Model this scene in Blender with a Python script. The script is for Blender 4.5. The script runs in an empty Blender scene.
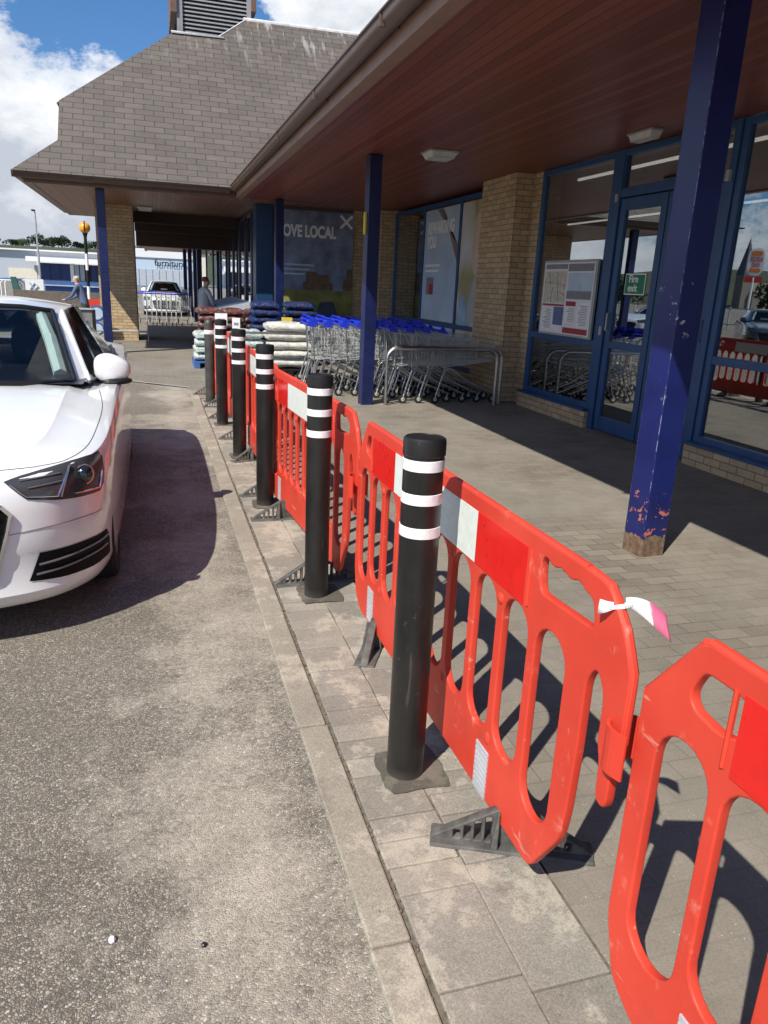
import bpy, bmesh, math, random
from mathutils import Vector, Matrix
from mathutils.bvhtree import BVHTree
R = math.radians
rnd = random.Random(7)
sc = bpy.context.scene
COL = sc.collection

# ------------------------------------------------------------------ helpers
class MB:
    """collects shapes for ONE mesh"""
    def __init__(s): s.v = []; s.f = []
    def add(s, vs, fs):
        n = len(s.v); s.v += [tuple(v) for v in vs]; s.f += [tuple(i + n for i in f) for f in fs]; return s
    def box(s, x0, x1, y0, y1, z0, z1):
        return s.add([(x0,y0,z0),(x1,y0,z0),(x1,y1,z0),(x0,y1,z0),(x0,y0,z1),(x1,y0,z1),(x1,y1,z1),(x0,y1,z1)],
                     [(0,3,2,1),(4,5,6,7),(0,1,5,4),(1,2,6,5),(2,3,7,6),(3,0,4,7)])
    def quad(s, *p): return s.add(p, [tuple(range(len(p)))])
    def tube(s, path, r, n=8, cap=True, closed=False):
        P = [Vector(p) for p in path]; k = len(P); rs = r if isinstance(r, (list, tuple)) else [r]*k
        T = []
        for i in range(k):
            a = P[i-1] if (i > 0 or closed) else P[i]; b = P[(i+1) % k] if (i < k-1 or closed) else P[i]
            T.append((b-a).normalized())
        up = Vector((0,0,1)) if abs(T[0].z) < .9 else Vector((1,0,0))
        nn = T[0].cross(up).normalized(); vs = []; fs = []
        for i in range(k):
            nn = (nn - T[i]*nn.dot(T[i])); nn = nn.normalized() if nn.length > 1e-6 else T[i].orthogonal().normalized()
            bb = T[i].cross(nn)
            for j in range(n):
                a = 2*math.pi*(j+.5)/n
                vs.append(P[i] + (nn*math.cos(a) + bb*math.sin(a))*rs[i])
        for i in range(k if closed else k-1):
            for j in range(n):
                a = i*n+j; b = i*n+(j+1) % n; c = ((i+1) % k)*n+(j+1) % n; d = ((i+1) % k)*n+j
                fs.append((a,d,c,b))
        if cap and not closed:
            fs.append(tuple(range(n))); fs.append(tuple(reversed(range((k-1)*n, k*n))))
        return s.add(vs, fs)
    def lathe(s, prof, cx=0, cy=0, n=24, z0=0):
        vs = []; fs = []
        for (r, z) in prof:
            for j in range(n):
                a = 2*math.pi*j/n; vs.append((cx+r*math.cos(a), cy+r*math.sin(a), z0+z))
        for i in range(len(prof)-1):
            for j in range(n):
                fs.append((i*n+j, i*n+(j+1) % n, (i+1)*n+(j+1) % n, (i+1)*n+j))
        fs.append(tuple(reversed(range(n)))); fs.append(tuple(range((len(prof)-1)*n, len(prof)*n)))
        return s.add(vs, fs)
    def disc(s, c, axis, r, th, n=20):
        c = Vector(c); ax = Vector(axis).normalized()
        return s.tube([c, c+ax*th], r, n)
    def blob(s, c, rx, ry, rz, nu=14, nv=8, p=1.0):
        vs = [(c[0],c[1],c[2]-rz)]; fs = []
        def sp(v): return math.copysign(abs(v)**p, v)
        for i in range(1, nv):
            t = -math.pi/2 + math.pi*i/nv
            for j in range(nu):
                a = 2*math.pi*j/nu
                vs.append((c[0]+rx*sp(math.cos(a))*sp(math.cos(t)), c[1]+ry*sp(math.sin(a))*sp(math.cos(t)), c[2]+rz*sp(math.sin(t))))
        vs.append((c[0],c[1],c[2]+rz)); top = len(vs)-1
        for j in range(nu): fs.append((0, 1+(j+1) % nu, 1+j))
        for i in range(nv-2):
            for j in range(nu):
                a = 1+i*nu+j; b = 1+i*nu+(j+1) % nu; fs.append((a,b,b+nu,a+nu))
        l = 1+(nv-2)*nu
        for j in range(nu): fs.append((l+j, l+(j+1) % nu, top))
        return s.add(vs, fs)
    def build(s, name, m, parent=None, world=False, smooth=False, bevel=0, ang=35):
        vs = s.v
        if world and parent is not None:
            o = Vector((0,0,0)); p = parent
            while p is not None: o += Vector(p.location); p = p.parent
            vs = [(a-o.x, b-o.y, c-o.z) for a, b, c in vs]
        me = bpy.data.meshes.new(name); me.from_pydata(vs, [], s.f); me.validate()
        return link_mesh(name, me, m, parent, smooth, bevel, ang)

def planar_uv(me):
    uv = me.uv_layers.new(name='UVMap') if not me.uv_layers else me.uv_layers[0]
    for p in me.polygons:
        n = p.normal
        u = Vector((0,0,1)).cross(n)
        u = u.normalized() if u.length > .05 else Vector((1,0,0))
        v = n.cross(u)
        for li in p.loop_indices:
            co = me.vertices[me.loops[li].vertex_index].co
            uv.data[li].uv = (co.dot(u), co.dot(v))

def link_mesh(name, me, m, parent=None, smooth=False, bevel=0, ang=35):
    o = bpy.data.objects.new(name, me); COL.objects.link(o)
    for mm in (m if isinstance(m, (list, tuple)) else [m]): me.materials.append(mm)
    planar_uv(me)
    if smooth:
        for p in me.polygons: p.use_smooth = True
        bm = bmesh.new(); bm.from_mesh(me)
        for e in bm.edges:
            if len(e.link_faces) == 2 and e.calc_face_angle(0) > R(ang): e.smooth = False
        bm.to_mesh(me); bm.free()
    if bevel:
        b = o.modifiers.new('bevel', 'BEVEL'); b.width = bevel; b.segments = 2; b.limit_method = 'ANGLE'; b.angle_limit = R(40)
    if parent is not None: o.parent = parent
    return o

def tag(o, label=None, cat=None, group=None, kind=None):
    if label: o['label'] = label
    if cat: o['category'] = cat
    if group: o['group'] = group
    if kind: o['kind'] = kind
    return o
def thing(name, label, cat, loc=(0,0,0), rz=0, group=None):
    o = bpy.data.objects.new(name, None); COL.objects.link(o)
    o.location = loc; o.rotation_euler = (0,0,rz); o.empty_display_size = .1
    return tag(o, label, cat, group)
def dup(root, loc, rz=None, label=None, group=None):
    r = root.copy(); COL.objects.link(r); r.location = loc
    if rz is not None: r.rotation_euler = (0,0,rz)
    if label: r['label'] = label
    if group: r['group'] = group
    for ch in list(root.children):
        c = ch.copy(); COL.objects.link(c); c.parent = r
        for g in list(ch.children):
            d = g.copy(); COL.objects.link(d); d.parent = c
    return r
def curve_mesh(splines, depth, bev, res=6, bres=2):
    """2D outline with holes -> solid mesh in XY, thickness along Z"""
    cu = bpy.data.curves.new('c', 'CURVE'); cu.dimensions = '2D'; cu.fill_mode = 'BOTH'
    cu.extrude = depth; cu.bevel_depth = bev; cu.offset = -bev; cu.bevel_resolution = bres; cu.resolution_u = res
    for pts in splines:
        sp = cu.splines.new('POLY'); sp.points.add(len(pts)-1)
        for p, q in zip(sp.points, pts): p.co = (q[0], q[1], 0, 1)
        sp.use_cyclic_u = True
    o = bpy.data.objects.new('c', cu); COL.objects.link(o)
    dg = bpy.context.evaluated_depsgraph_get()
    me = bpy.data.meshes.new_from_object(o.evaluated_get(dg)); bpy.data.objects.remove(o); bpy.data.curves.remove(cu)
    return me
def rrect(cx, cy, w, h, r, n=6):
    out = []
    for (sx, sy, a0) in ((1,-1,-90),(1,1,0),(-1,1,90),(-1,-1,180)):
        for i in range(n+1):
            a = R(a0+90*i/n); out.append((cx+sx*(w/2-r)+r*math.cos(a), cy+sy*(h/2-r)+r*math.sin(a)))
    return out
def rounded(poly, r, n=4):
    out = []; k = len(poly)
    for i in range(k):
        p = Vector(poly[i]); a = Vector(poly[i-1]); b = Vector(poly[(i+1) % k])
        ra = min(r, (a-p).length*.45); rb = min(r, (b-p).length*.45)
        s = p+(a-p).normalized()*ra; e = p+(b-p).normalized()*rb
        for j in range(n+1):
            t = j/n; q = s*(1-t)**2 + p*2*t*(1-t) + e*t*t; out.append((q.x, q.y))
    return out
def text(body, size, m, parent, loc, rot, name='lettering', off=0.0, ext=.002, align='LEFT', sx=1.0):
    cu = bpy.data.curves.new(name, 'FONT'); cu.body = body; cu.size = size; cu.extrude = ext; cu.offset = off
    cu.align_x = align; cu.space_line = .85
    t = bpy.data.objects.new(name, cu); COL.objects.link(t)
    dg = bpy.context.evaluated_depsgraph_get()
    me = bpy.data.meshes.new_from_object(t.evaluated_get(dg)); bpy.data.objects.remove(t)
    for v in me.vertices: v.co.x *= sx
    o = link_mesh(name, me, m, parent)
    o.location = loc; o.rotation_euler = rot
    return o

# ------------------------------------------------------------------ materials
def nmat(name):
    m = bpy.data.materials.new(name); m.use_nodes = True
    nt = m.node_tree; return m, nt, nt.nodes['Principled BSDF']
def nd(nt, t, **kw):
    n = nt.nodes.new(t)
    for k, v in kw.items():
        if k in n.inputs: n.inputs[k].default_value = v
        else: setattr(n, k, v)
    return n
def ramp(nt, src, stops):
    r = nt.nodes.new('ShaderNodeValToRGB'); e = r.color_ramp.elements
    while len(e) < len(stops): e.new(.5)
    for el, (p, c) in zip(e, stops): el.position = p; el.color = (*c, 1) if len(c) == 3 else c
    nt.links.new(src, r.inputs[0]); return r.outputs[0]
def mixc(nt, f, a, b, mode='MIX'):
    n = nt.nodes.new('ShaderNodeMix'); n.data_type = 'RGBA'; n.blend_type = mode
    for sock, v in ((n.inputs[0], f), (n.inputs[6], a), (n.inputs[7], b)):
        if hasattr(v, 'is_linked'): nt.links.new(v, sock)
        elif isinstance(v, (int, float)): sock.default_value = v
        else: sock.default_value = (*v, 1)
    return n.outputs[2]
def mth(nt, op, a, b=0.0, clamp=False):
    n = nt.nodes.new('ShaderNodeMath'); n.operation = op; n.use_clamp = clamp
    for s, v in ((n.inputs[0], a), (n.inputs[1], b)):
        if hasattr(v, 'is_linked'): nt.links.new(v, s)
        else: s.default_value = v
    return n.outputs[0]
def coord(nt, kind='Object'):
    return nt.nodes.new('ShaderNodeTexCoord').outputs[kind]
def noise(nt, vec, scale, detail=4, rough=.55, out='Fac', stretch=None):
    n = nd(nt, 'ShaderNodeTexNoise', Scale=scale, Detail=detail, Roughness=rough)
    if stretch:
        mp = nt.nodes.new('ShaderNodeMapping'); mp.inputs['Scale'].default_value = stretch
        nt.links.new(vec, mp.inputs[0]); vec = mp.outputs[0]
    nt.links.new(vec, n.inputs['Vector']); return n.outputs[out]
def bump(nt, h, strength, dist, b):
    n = nd(nt, 'ShaderNodeBump', Strength=strength, Distance=dist)
    nt.links.new(h, n.inputs['Height']); nt.links.new(n.outputs[0], b.inputs['Normal'])
def plain(name, c, rough=.5, metal=0, var=.12, scale=6, coat=0, bmp=0, bscale=80, spec=.5, stretch=None):
    m, nt, b = nmat(name); L = nt.links
    co = coord(nt); f = noise(nt, co, scale, 5, .6, stretch=stretch)
    lo = tuple(x*(1-var) for x in c); hi = tuple(min(1, x*(1+var)) for x in c)
    L.new(ramp(nt, f, [(.3, lo), (.7, hi)]), b.inputs['Base Color'])
    b.inputs['Metallic'].default_value = metal; b.inputs['Coat Weight'].default_value = coat
    b.inputs['Coat Roughness'].default_value = .04; b.inputs['Specular IOR Level'].default_value = spec
    rr = mth(nt, 'MULTIPLY_ADD', f, .2); rr.node.inputs[2].default_value = max(.02, rough-.1)
    L.new(rr, b.inputs['Roughness'])
    if bmp: bump(nt, noise(nt, co, bscale, 3), bmp, .004, b)
    return m
M = {}
def bollard_mat():
    m, nt, b = nmat('black_plastic'); L = nt.links; co = coord(nt)
    c = ramp(nt, noise(nt, co, 8, 6, .65, stretch=(1,1,.3)), [(.35,(.008,.008,.0085)),(.72,(.022,.021,.020))])
    sp = ramp(nt, noise(nt, co, 55, 4, .7), [(.66,(0,0,0)),(.72,(1,1,1))]); c = mixc(nt, mth(nt,'MULTIPLY', sp, .4), c, (.16,.15,.13)); sp = ramp(nt, noise(nt, co, 30, 3, .6, stretch=(1,1,.08)), [(.66,(0,0,0)),(.70,(1,1,1))]); c = mixc(nt, mth(nt,'MULTIPLY', sp, .25), c, (.12,.115,.105))
    g = nt.nodes.new('ShaderNodeSeparateXYZ'); L.new(co, g.inputs[0])
    du = mth(nt,'MULTIPLY', ramp(nt, g.outputs[2], [(.0,(1,1,1)),(.06,(0,0,0))]), noise(nt, co, 22, 5, .7)); c = mixc(nt, mth(nt,'MULTIPLY', du, .7), c, (.15,.14,.12))
    L.new(c, b.inputs['Base Color']); L.new(ramp(nt, noise(nt, co, 5, 6, .7), [(.3,(.26,.26,.26)),(.7,(.50,.50,.50))]), b.inputs['Roughness'])
    bump(nt, noise(nt, co, 28, 3), .10, .004, b); return m
M['black_plastic'] = bollard_mat()
M['dark_trim'] = plain('dark_trim', (.01,.01,.011), .35)
M['rubber'] = plain('rubber', (.014,.014,.014), .8)
M['chrome'] = plain('chrome', (.75,.76,.78), .15, 1)
M['steel'] = plain('steel', (.52,.53,.54), .33, 1, bmp=.05)
M['wire'] = plain('wire', (.52,.54,.54), .35, .35)
M['trolley_blue'] = plain('trolley_blue', (.012,.035,.55), .35)
M['white_paint'] = plain('white_paint', (.78,.79,.80), .3, coat=1, var=.02)
M['silver_paint'] = plain('silver_paint', (.70,.71,.72), .3, coat=1, var=.02)
M['teal_paint'] = plain('teal_paint', (.03,.07,.10), .3, coat=1, var=.02)
M['red_reflector'] = plain('red_reflector', (.66,.014,.011), .30, var=.05, scale=25)
M['white_reflector'] = plain('white_reflector', (.70,.76,.72), .35, var=.08, scale=40)
M['band_white'] = plain('band_white', (.80,.80,.82), .35, var=.10, scale=60)
M['post_teal'] = plain('post_teal', (.012,.045,.12), .4)
M['frame_blue'] = plain('frame_blue', (.018,.07,.19), .4, var=.15)
M['dark_glass'] = plain('dark_glass', (.006,.008,.011), .05, coat=1)
M['interior'] = plain('interior', (.05,.05,.05), .8)
M['interior_wall'] = plain('interior_wall', (.10,.09,.085), .8)
M['white_wall'] = plain('white_wall', (.72,.73,.74), .6, var=.05)
M['cream'] = plain('cream', (.66,.62,.52), .6)
M['grey_clad'] = plain('grey_clad', (.42,.46,.52), .5)
M['deep_blue'] = plain('deep_blue', (.01,.03,.14), .4)
M['mid_blue'] = plain('mid_blue', (.045,.12,.33), .5)
M['pale_blue'] = plain('pale_blue', (.45,.55,.68), .6)
M['amber'] = plain('amber', (.85,.35,.03), .3)
M['board_grey'] = plain('board_grey', (.19,.19,.185), .6, var=.25)
M['wall_brown'] = plain('wall_brown', (.14,.115,.09), .8, var=.3)
M['lead'] = plain('lead', (.62,.62,.62), .55, var=.25)
M['louvre_dark'] = plain('louvre_dark', (.035,.037,.042), .5)
M['louvre_light'] = plain('louvre_light', (.26,.26,.27), .5)
M['lamp_white'] = plain('lamp_white', (.6,.6,.58), .4)
M['paper'] = plain('paper', (.74,.72,.76), .6, var=.05)
M['ink_red'] = plain('ink_red', (.36,.03,.05), .6)
M['ink_blue'] = plain('ink_blue', (.08,.12,.36), .6)
M['ink_grey'] = plain('ink_grey', (.22,.22,.25), .6)
M['ink_map'] = plain('ink_map', (.56,.52,.42), .6, var=.25, scale=20)
M['skyprint'] = plain('skyprint', (.19,.225,.33), .5, var=.5, scale=2.5)
M['green'] = plain('green', (.0,.20,.10), .5)
M['white'] = plain('white', (.82,.82,.82), .5, var=.03)
M['yellow'] = plain('yellow', (.65,.50,.05), .5)
M['skin'] = plain('skin', (.50,.28,.20), .55, var=.08)
M['grey_hair'] = plain('grey_hair', (.42,.41,.40), .7)
M['ginger_hair'] = plain('ginger_hair', (.20,.06,.03), .7)
M['denim'] = plain('denim', (.08,.12,.22), .8)
M['jacket'] = plain('jacket', (.07,.11,.22), .8)
M['shirt'] = plain('shirt', (.42,.44,.47), .8)
M['trousers'] = plain('trousers', (.03,.03,.035), .8)
def bag_mat(name, c, ink, amt=.8, wide=.2):
    m, nt, b = nmat(name); L = nt.links; co = coord(nt); f = noise(nt, co, 9, 5, .6)
    base = ramp(nt, f, [(.3, tuple(x*.75 for x in c)), (.7, tuple(min(1,x*1.15) for x in c))])
    g = nt.nodes.new('ShaderNodeSeparateXYZ'); L.new(co, g.inputs[0])
    band = mth(nt, 'LESS_THAN', mth(nt,'ABSOLUTE', g.outputs[0]), wide)
    pr = ramp(nt, noise(nt, co, 16, 3, .7, stretch=(1.0,.7,3.5)), [(.52,(0,0,0)),(.56,(1,1,1))])
    c2_ = mixc(nt, mth(nt,'MULTIPLY', mth(nt,'MULTIPLY', band, pr), amt), base, ink)
    L.new(c2_, b.inputs['Base Color']); b.inputs['Roughness'].default_value = .32; bump(nt, noise(nt, co, 9, 5, .6), .9, .02, b); return m
M['bag_blue'] = bag_mat('bag_blue', (.010,.036,.12), (.16,.06,.10), .45); M['bag_white'] = bag_mat('bag_white', (.66,.65,.60), (.42,.40,.34), .5, .4)
M['bag_teal'] = bag_mat('bag_teal', (.60,.64,.62), (.10,.26,.26)); M['bag_red'] = bag_mat('bag_red', (.12,.03,.028), (.30,.25,.22), .45, .5)
M['wood'] = plain('wood', (.30,.21,.12), .8)
M['grass'] = plain('grass', (.045,.058,.026), .9, var=.35, scale=.06)
M['leaf'] = plain('leaf', (.028,.050,.016), .8, var=.5, scale=.6)
M['bark'] = plain('bark', (.07,.055,.04), .9)
M['stone'] = plain('stone', (.20,.18,.15), .9)
M['spire'] = plain('spire', (.10,.10,.11), .9)
M['sign_red'] = plain('sign_red', (.55,.03,.02), .4)
M['orange'] = plain('orange', (.75,.22,.02), .4)
M['galv'] = plain('galv', (.38,.39,.40), .5, .3)
M['dirt'] = plain('dirt', (.14,.12,.09), .95, var=.5, scale=30, bmp=.6, bscale=90)
M['tape_white'] = plain('tape_white', (.80,.78,.80), .4)
M['tape_red'] = plain('tape_red', (.62,.14,.25), .4)

def barrier_mat():
    m, nt, b = nmat('red_plastic'); L = nt.links; co = coord(nt)
    f = noise(nt, co, 3, 5); base = ramp(nt, f, [(.3, (.55,.042,.023)), (.7, (.66,.062,.036))])
    # sun-bleached scuffs and scratches of their own shape
    s = noise(nt, co, 9, 6, .7); s2 = noise(nt, co, 34, 4, .75, stretch=(1,1,.35))
    sm = mth(nt, 'MULTIPLY', ramp(nt, s, [(.58,(0,0,0)),(.68,(1,1,1))]), ramp(nt, s2, [(.47,(0,0,0)),(.58,(1,1,1))]))
    c = mixc(nt, mth(nt, 'MULTIPLY', sm, .55), base, (.74,.30,.22))
    sc_ = ramp(nt, noise(nt, co, 26, 3, .6, stretch=(1,.12,1)), [(.68,(0,0,0)),(.71,(1,1,1))]); c = mixc(nt, mth(nt, 'MULTIPLY', sc_, .45), c, (.70,.36,.30))
    d = ramp(nt, noise(nt, co, 5, 6, .7), [(.58,(0,0,0)),(.75,(1,1,1))])
    c = mixc(nt, mth(nt, 'MULTIPLY', d, .42), c, (.30,.06,.04))
    L.new(c, b.inputs['Base Color']); b.inputs['Roughness'].default_value = .5
    b.inputs['Specular IOR Level'].default_value = .35
    bump(nt, noise(nt, co, 45, 3), .06, .004, b); return m
M['red_plastic'] = barrier_mat()

def pillar_mat():
    m, nt, b = nmat('pillar_paint'); L = nt.links; co = coord(nt)
    f = noise(nt, co, 4, 6); base = ramp(nt, f, [(.3,(.007,.012,.088)),(.7,(.011,.019,.130))])
    g = nt.nodes.new('ShaderNodeSeparateXYZ'); L.new(co, g.inputs[0]); z = g.outputs[2]
    ch = noise(nt, co, 13, 5, .65); wide = noise(nt, co, 2.2, 3)
    w = mth(nt, 'MULTIPLY', ramp(nt, ch, [(.635,(0,0,0)),(.65,(1,1,1))]), ramp(nt, wide, [(.50,(0,0,0)),(.54,(1,1,1))]))
    w = mth(nt, 'MULTIPLY', w, ramp(nt, mth(nt,'MULTIPLY', z, .5), [(.50,(0,0,0)),(.60,(1,1,1)),(.88,(1,1,1)),(.93,(0,0,0))]))
    ed = mth(nt, 'GREATER_THAN', mth(nt, 'MINIMUM', mth(nt,'ABSOLUTE', g.outputs[0]), mth(nt,'ABSOLUTE', g.outputs[1])), .0885)
    ed = mth(nt, 'MULTIPLY', ed, ramp(nt, noise(nt, co, 13, 5, .7), [(.50,(0,0,0)),(.56,(.5,.5,.5))])); w = mth(nt, 'MAXIMUM', w, ed)
    c = mixc(nt, w, base, (.55,.56,.60))
    low = ramp(nt, z, [(.0,(1,1,1)),(.6,(0,0,0))])
    pk = mth(nt, 'MULTIPLY', ramp(nt, noise(nt, co, 11, 5, .7), [(.575,(0,0,0)),(.59,(1,1,1))]), mth(nt,'GREATER_THAN', mth(nt,'MULTIPLY',low,1.0), .28))
    c = mixc(nt, pk, c, (.45,.14,.10))
    base_rust = mth(nt, 'GREATER_THAN', mth(nt, 'ADD', mth(nt,'MULTIPLY', noise(nt, co, 14, 5, .7), .16), mth(nt,'MULTIPLY', z, -1.0)), -.06)
    c = mixc(nt, base_rust, c, ramp(nt, noise(nt, co, 30, 5), [(.3,(.10,.055,.035)),(.7,(.22,.16,.11))]))
    L.new(c, b.inputs['Base Color']); b.inputs['Roughness'].default_value = .35
    bump(nt, ch, .15, .004, b); return m
M['pillar_paint'] = pillar_mat()

def brick_mat():
    m, nt, b = nmat('buff_brick'); L = nt.links; uv = coord(nt, 'UV')
    br = nd(nt, 'ShaderNodeTexBrick', Scale=1.0); br.inputs['Brick Width'].default_value = .225
    br.inputs['Row Height'].default_value = .075; br.inputs['Mortar Size'].default_value = .006
    br.inputs['Mortar Smooth'].default_value = .2; br.inputs['Bias'].default_value = 0
    br.inputs['Color1'].default_value = (.62,.465,.285,1); br.inputs['Color2'].default_value = (.46,.335,.20,1)
    br.inputs['Mortar'].default_value = (.22,.18,.135,1)
    L.new(uv, br.inputs['Vector'])
    c = mixc(nt, .55, br.outputs[0], ramp(nt, noise(nt, coord(nt), 9, 6, .7), [(.3,(.60,.57,.53)),(.7,(1,.98,.95))]), 'MULTIPLY')
    L.new(c, b.inputs['Base Color']); b.inputs['Roughness'].default_value = .85
    inv = mth(nt, 'SUBTRACT', 1.0, br.outputs['Fac']); h = mth(nt, 'MULTIPLY_ADD', noise(nt, coord(nt), 60, 4), .3); L.new(inv, h.node.inputs[2])
    bump(nt, h, .5, .006, b); return m
M['buff_brick'] = brick_mat()

def tile_mat():
    m, nt, b = nmat('slate_tile'); L = nt.links; uv = coord(nt, 'UV'); co = coord(nt)
    br = nd(nt, 'ShaderNodeTexBrick', Scale=1.0); br.inputs['Brick Width'].default_value = .38
    br.inputs['Row Height'].default_value = .170; br.inputs['Mortar Size'].default_value = .008
    br.inputs['Mortar Smooth'].default_value = .1
    br.inputs['Color1'].default_value = (.142,.119,.105,1); br.inputs['Color2'].default_value = (.105,.089,.080,1)
    br.inputs['Mortar'].default_value = (.042,.035,.031,1)
    wob = mixc(nt, .02, uv, noise(nt, uv, 1.3, 2, out='Color')); L.new(wob, br.inputs['Vector'])
    c = mixc(nt, .6, br.outputs[0], ramp(nt, noise(nt, co, 1.6, 7, .7), [(.3,(.6,.58,.55)),(.7,(1,1,1))]), 'MULTIPLY')
    li = ramp(nt, noise(nt, co, 22, 4, .7), [(.66,(0,0,0)),(.72,(1,1,1))])
    c = mixc(nt, mth(nt, 'MULTIPLY', li, .4), c, (.34,.31,.24))
    st = mth(nt,'MULTIPLY', ramp(nt, noise(nt, uv, 5, 4, .6, stretch=(1,.16,1)), [(.55,(0,0,0)),(.68,(1,1,1))]), .8)
    sep = nt.nodes.new('ShaderNodeSeparateXYZ'); L.new(co, sep.inputs[0])
    top = ramp(nt, mth(nt,'MULTIPLY', sep.outputs[2], .1), [(.60,(0,0,0)),(.76,(1,1,1))])
    c = mixc(nt, mth(nt,'MULTIPLY', st, top), c, (.42,.41,.39))
    L.new(c, b.inputs['Base Color']); b.inputs['Roughness'].default_value = .75
    sv = nt.nodes.new('ShaderNodeSeparateXYZ'); L.new(uv, sv.inputs[0])
    saw = mth(nt, 'FRACT', mth(nt, 'DIVIDE', sv.outputs[1], .170))
    h = mth(nt, 'MULTIPLY_ADD', br.outputs['Fac'], -1.0); L.new(mth(nt,'SUBTRACT', 1.0, saw), h.node.inputs[2])
    bump(nt, h, .45, .010, b); return m
M['slate_tile'] = tile_mat()

def plank_mat(name, c1, c2, pitch=.095):
    m, nt, b = nmat(name); L = nt.links; co = coord(nt)
    s = nt.nodes.new('ShaderNodeSeparateXYZ'); L.new(co, s.inputs[0])
    p = mth(nt, 'DIVIDE', s.outputs[0], pitch); fr = mth(nt, 'FRACT', p); idx = mth(nt, 'FLOOR', p)
    wn = nt.nodes.new('ShaderNodeTexWhiteNoise'); wn.noise_dimensions = '1D'; L.new(idx, wn.inputs['W'])
    g = noise(nt, co, 6, 6, .7, stretch=(12,.5,1))
    f = mth(nt, 'MULTIPLY_ADD', wn.outputs[0], .5); L.new(mth(nt,'MULTIPLY', g, .6), f.node.inputs[2])
    c = ramp(nt, f, [(.25, c1), (.85, c2)])
    gap = mth(nt, 'LESS_THAN', fr, .06); c = mixc(nt, gap, c, tuple(x*.25 for x in c1))
    L.new(c, b.inputs['Base Color']); b.inputs['Roughness'].default_value = .42
    bump(nt, mth(nt,'SUBTRACT', 1.0, gap), .4, .008, b); return m
M['soffit_wood'] = plank_mat('soffit_wood', (.170,.042,.026), (.285,.080,.050))
M['gable_soffit'] = plank_mat('gable_soffit', (.185,.080,.052), (.275,.13,.088))
M['dark_brown'] = plain('dark_brown', (.05,.028,.02), .6)
M['fascia_brown'] = plain('fascia_brown', (.15,.085,.062), .4, var=.2)
M['fascia_light'] = plain('fascia_light', (.30,.18,.135), .45, var=.15)
M['gutter_brown'] = plain('gutter_brown', (.105,.060,.042), .35, var=.15)
M['roof_edge'] = plain('roof_edge', (.13,.085,.065), .6, var=.3)

def asphalt_mat():
    m, nt, b = nmat('asphalt'); L = nt.links; co = coord(nt)
    wv = mixc(nt, .012, co, noise(nt, co, 60, 2, out='Color'))
    vo = nd(nt, 'ShaderNodeTexVoronoi', Scale=138.0); L.new(wv, vo.inputs['Vector'])
    ve = nd(nt, 'ShaderNodeTexVoronoi', Scale=138.0); ve.feature = 'DISTANCE_TO_EDGE'; L.new(wv, ve.inputs['Vector'])
    sp = nt.nodes.new('ShaderNodeSeparateColor'); L.new(vo.outputs['Color'], sp.inputs[0])
    st = ramp(nt, sp.outputs[0], [(0,(.170,.160,.142)),(.30,(.275,.252,.215)),(.60,(.370,.334,.278)),(.82,(.450,.392,.312)),(.93,(.52,.475,.40)),(1,(.62,.59,.53))])
    st = mixc(nt, .5, st, ramp(nt, noise(nt, co, 260, 2, .6), [(.3,(.45,.43,.4)),(.7,(1,1,1))]), 'MULTIPLY')
    d1 = noise(nt, co, .85, 7, .62); d2 = noise(nt, co, 5, 6, .7); d3 = noise(nt, co, 38, 5, .75)
    sep = nt.nodes.new('ShaderNodeSeparateXYZ'); L.new(co, sep.inputs[0])
    near = ramp(nt, mth(nt, 'ABSOLUTE', mth(nt, 'ADD', sep.outputs[0], -.22)), [(0,(1,1,1)),(.7,(0,0,0))])
    a = mth(nt,'ADD', mth(nt,'MULTIPLY', near, .11), mth(nt,'MULTIPLY', d2, .26)); a = mth(nt,'ADD', a, mth(nt,'MULTIPLY', d1, .50)); a = mth(nt,'ADD', a, mth(nt,'MULTIPLY', d3, .22))
    dm = ramp(nt, a, [(.53,(0,0,0)),(.60,(.42,.42,.42)),(.72,(1,1,1))])
    gap = ramp(nt, ve.outputs['Distance'], [(.02,(1,1,1)),(.20,(0,0,0))])
    c = mixc(nt, mth(nt,'MULTIPLY', gap, .9), st, mixc(nt, dm, (.095,.085,.070), (.58,.535,.44)))
    c = mixc(nt, mth(nt,'MULTIPLY', dm, .34), c, (.56,.51,.43))
    dk = ramp(nt, noise(nt, co, .6, 5, .6), [(.35,(.80,.78,.77)),(.6,(1,1,1))]); c = mixc(nt, 1.0, c, dk, 'MULTIPLY')
    oil = ramp(nt, noise(nt, co, 3.1, 3, .6), [(.74,(0,0,0)),(.78,(1,1,1))]); c = mixc(nt, mth(nt,'MULTIPLY', oil, .45), c, (.07,.064,.06))
    L.new(c, b.inputs['Base Color']); b.inputs['Roughness'].default_value = .9
    bump(nt, ramp(nt, ve.outputs['Distance'], [(0,(0,0,0)),(.22,(1,1,1))]), .55, .004, b); return m
M['asphalt'] = asphalt_mat()

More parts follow.
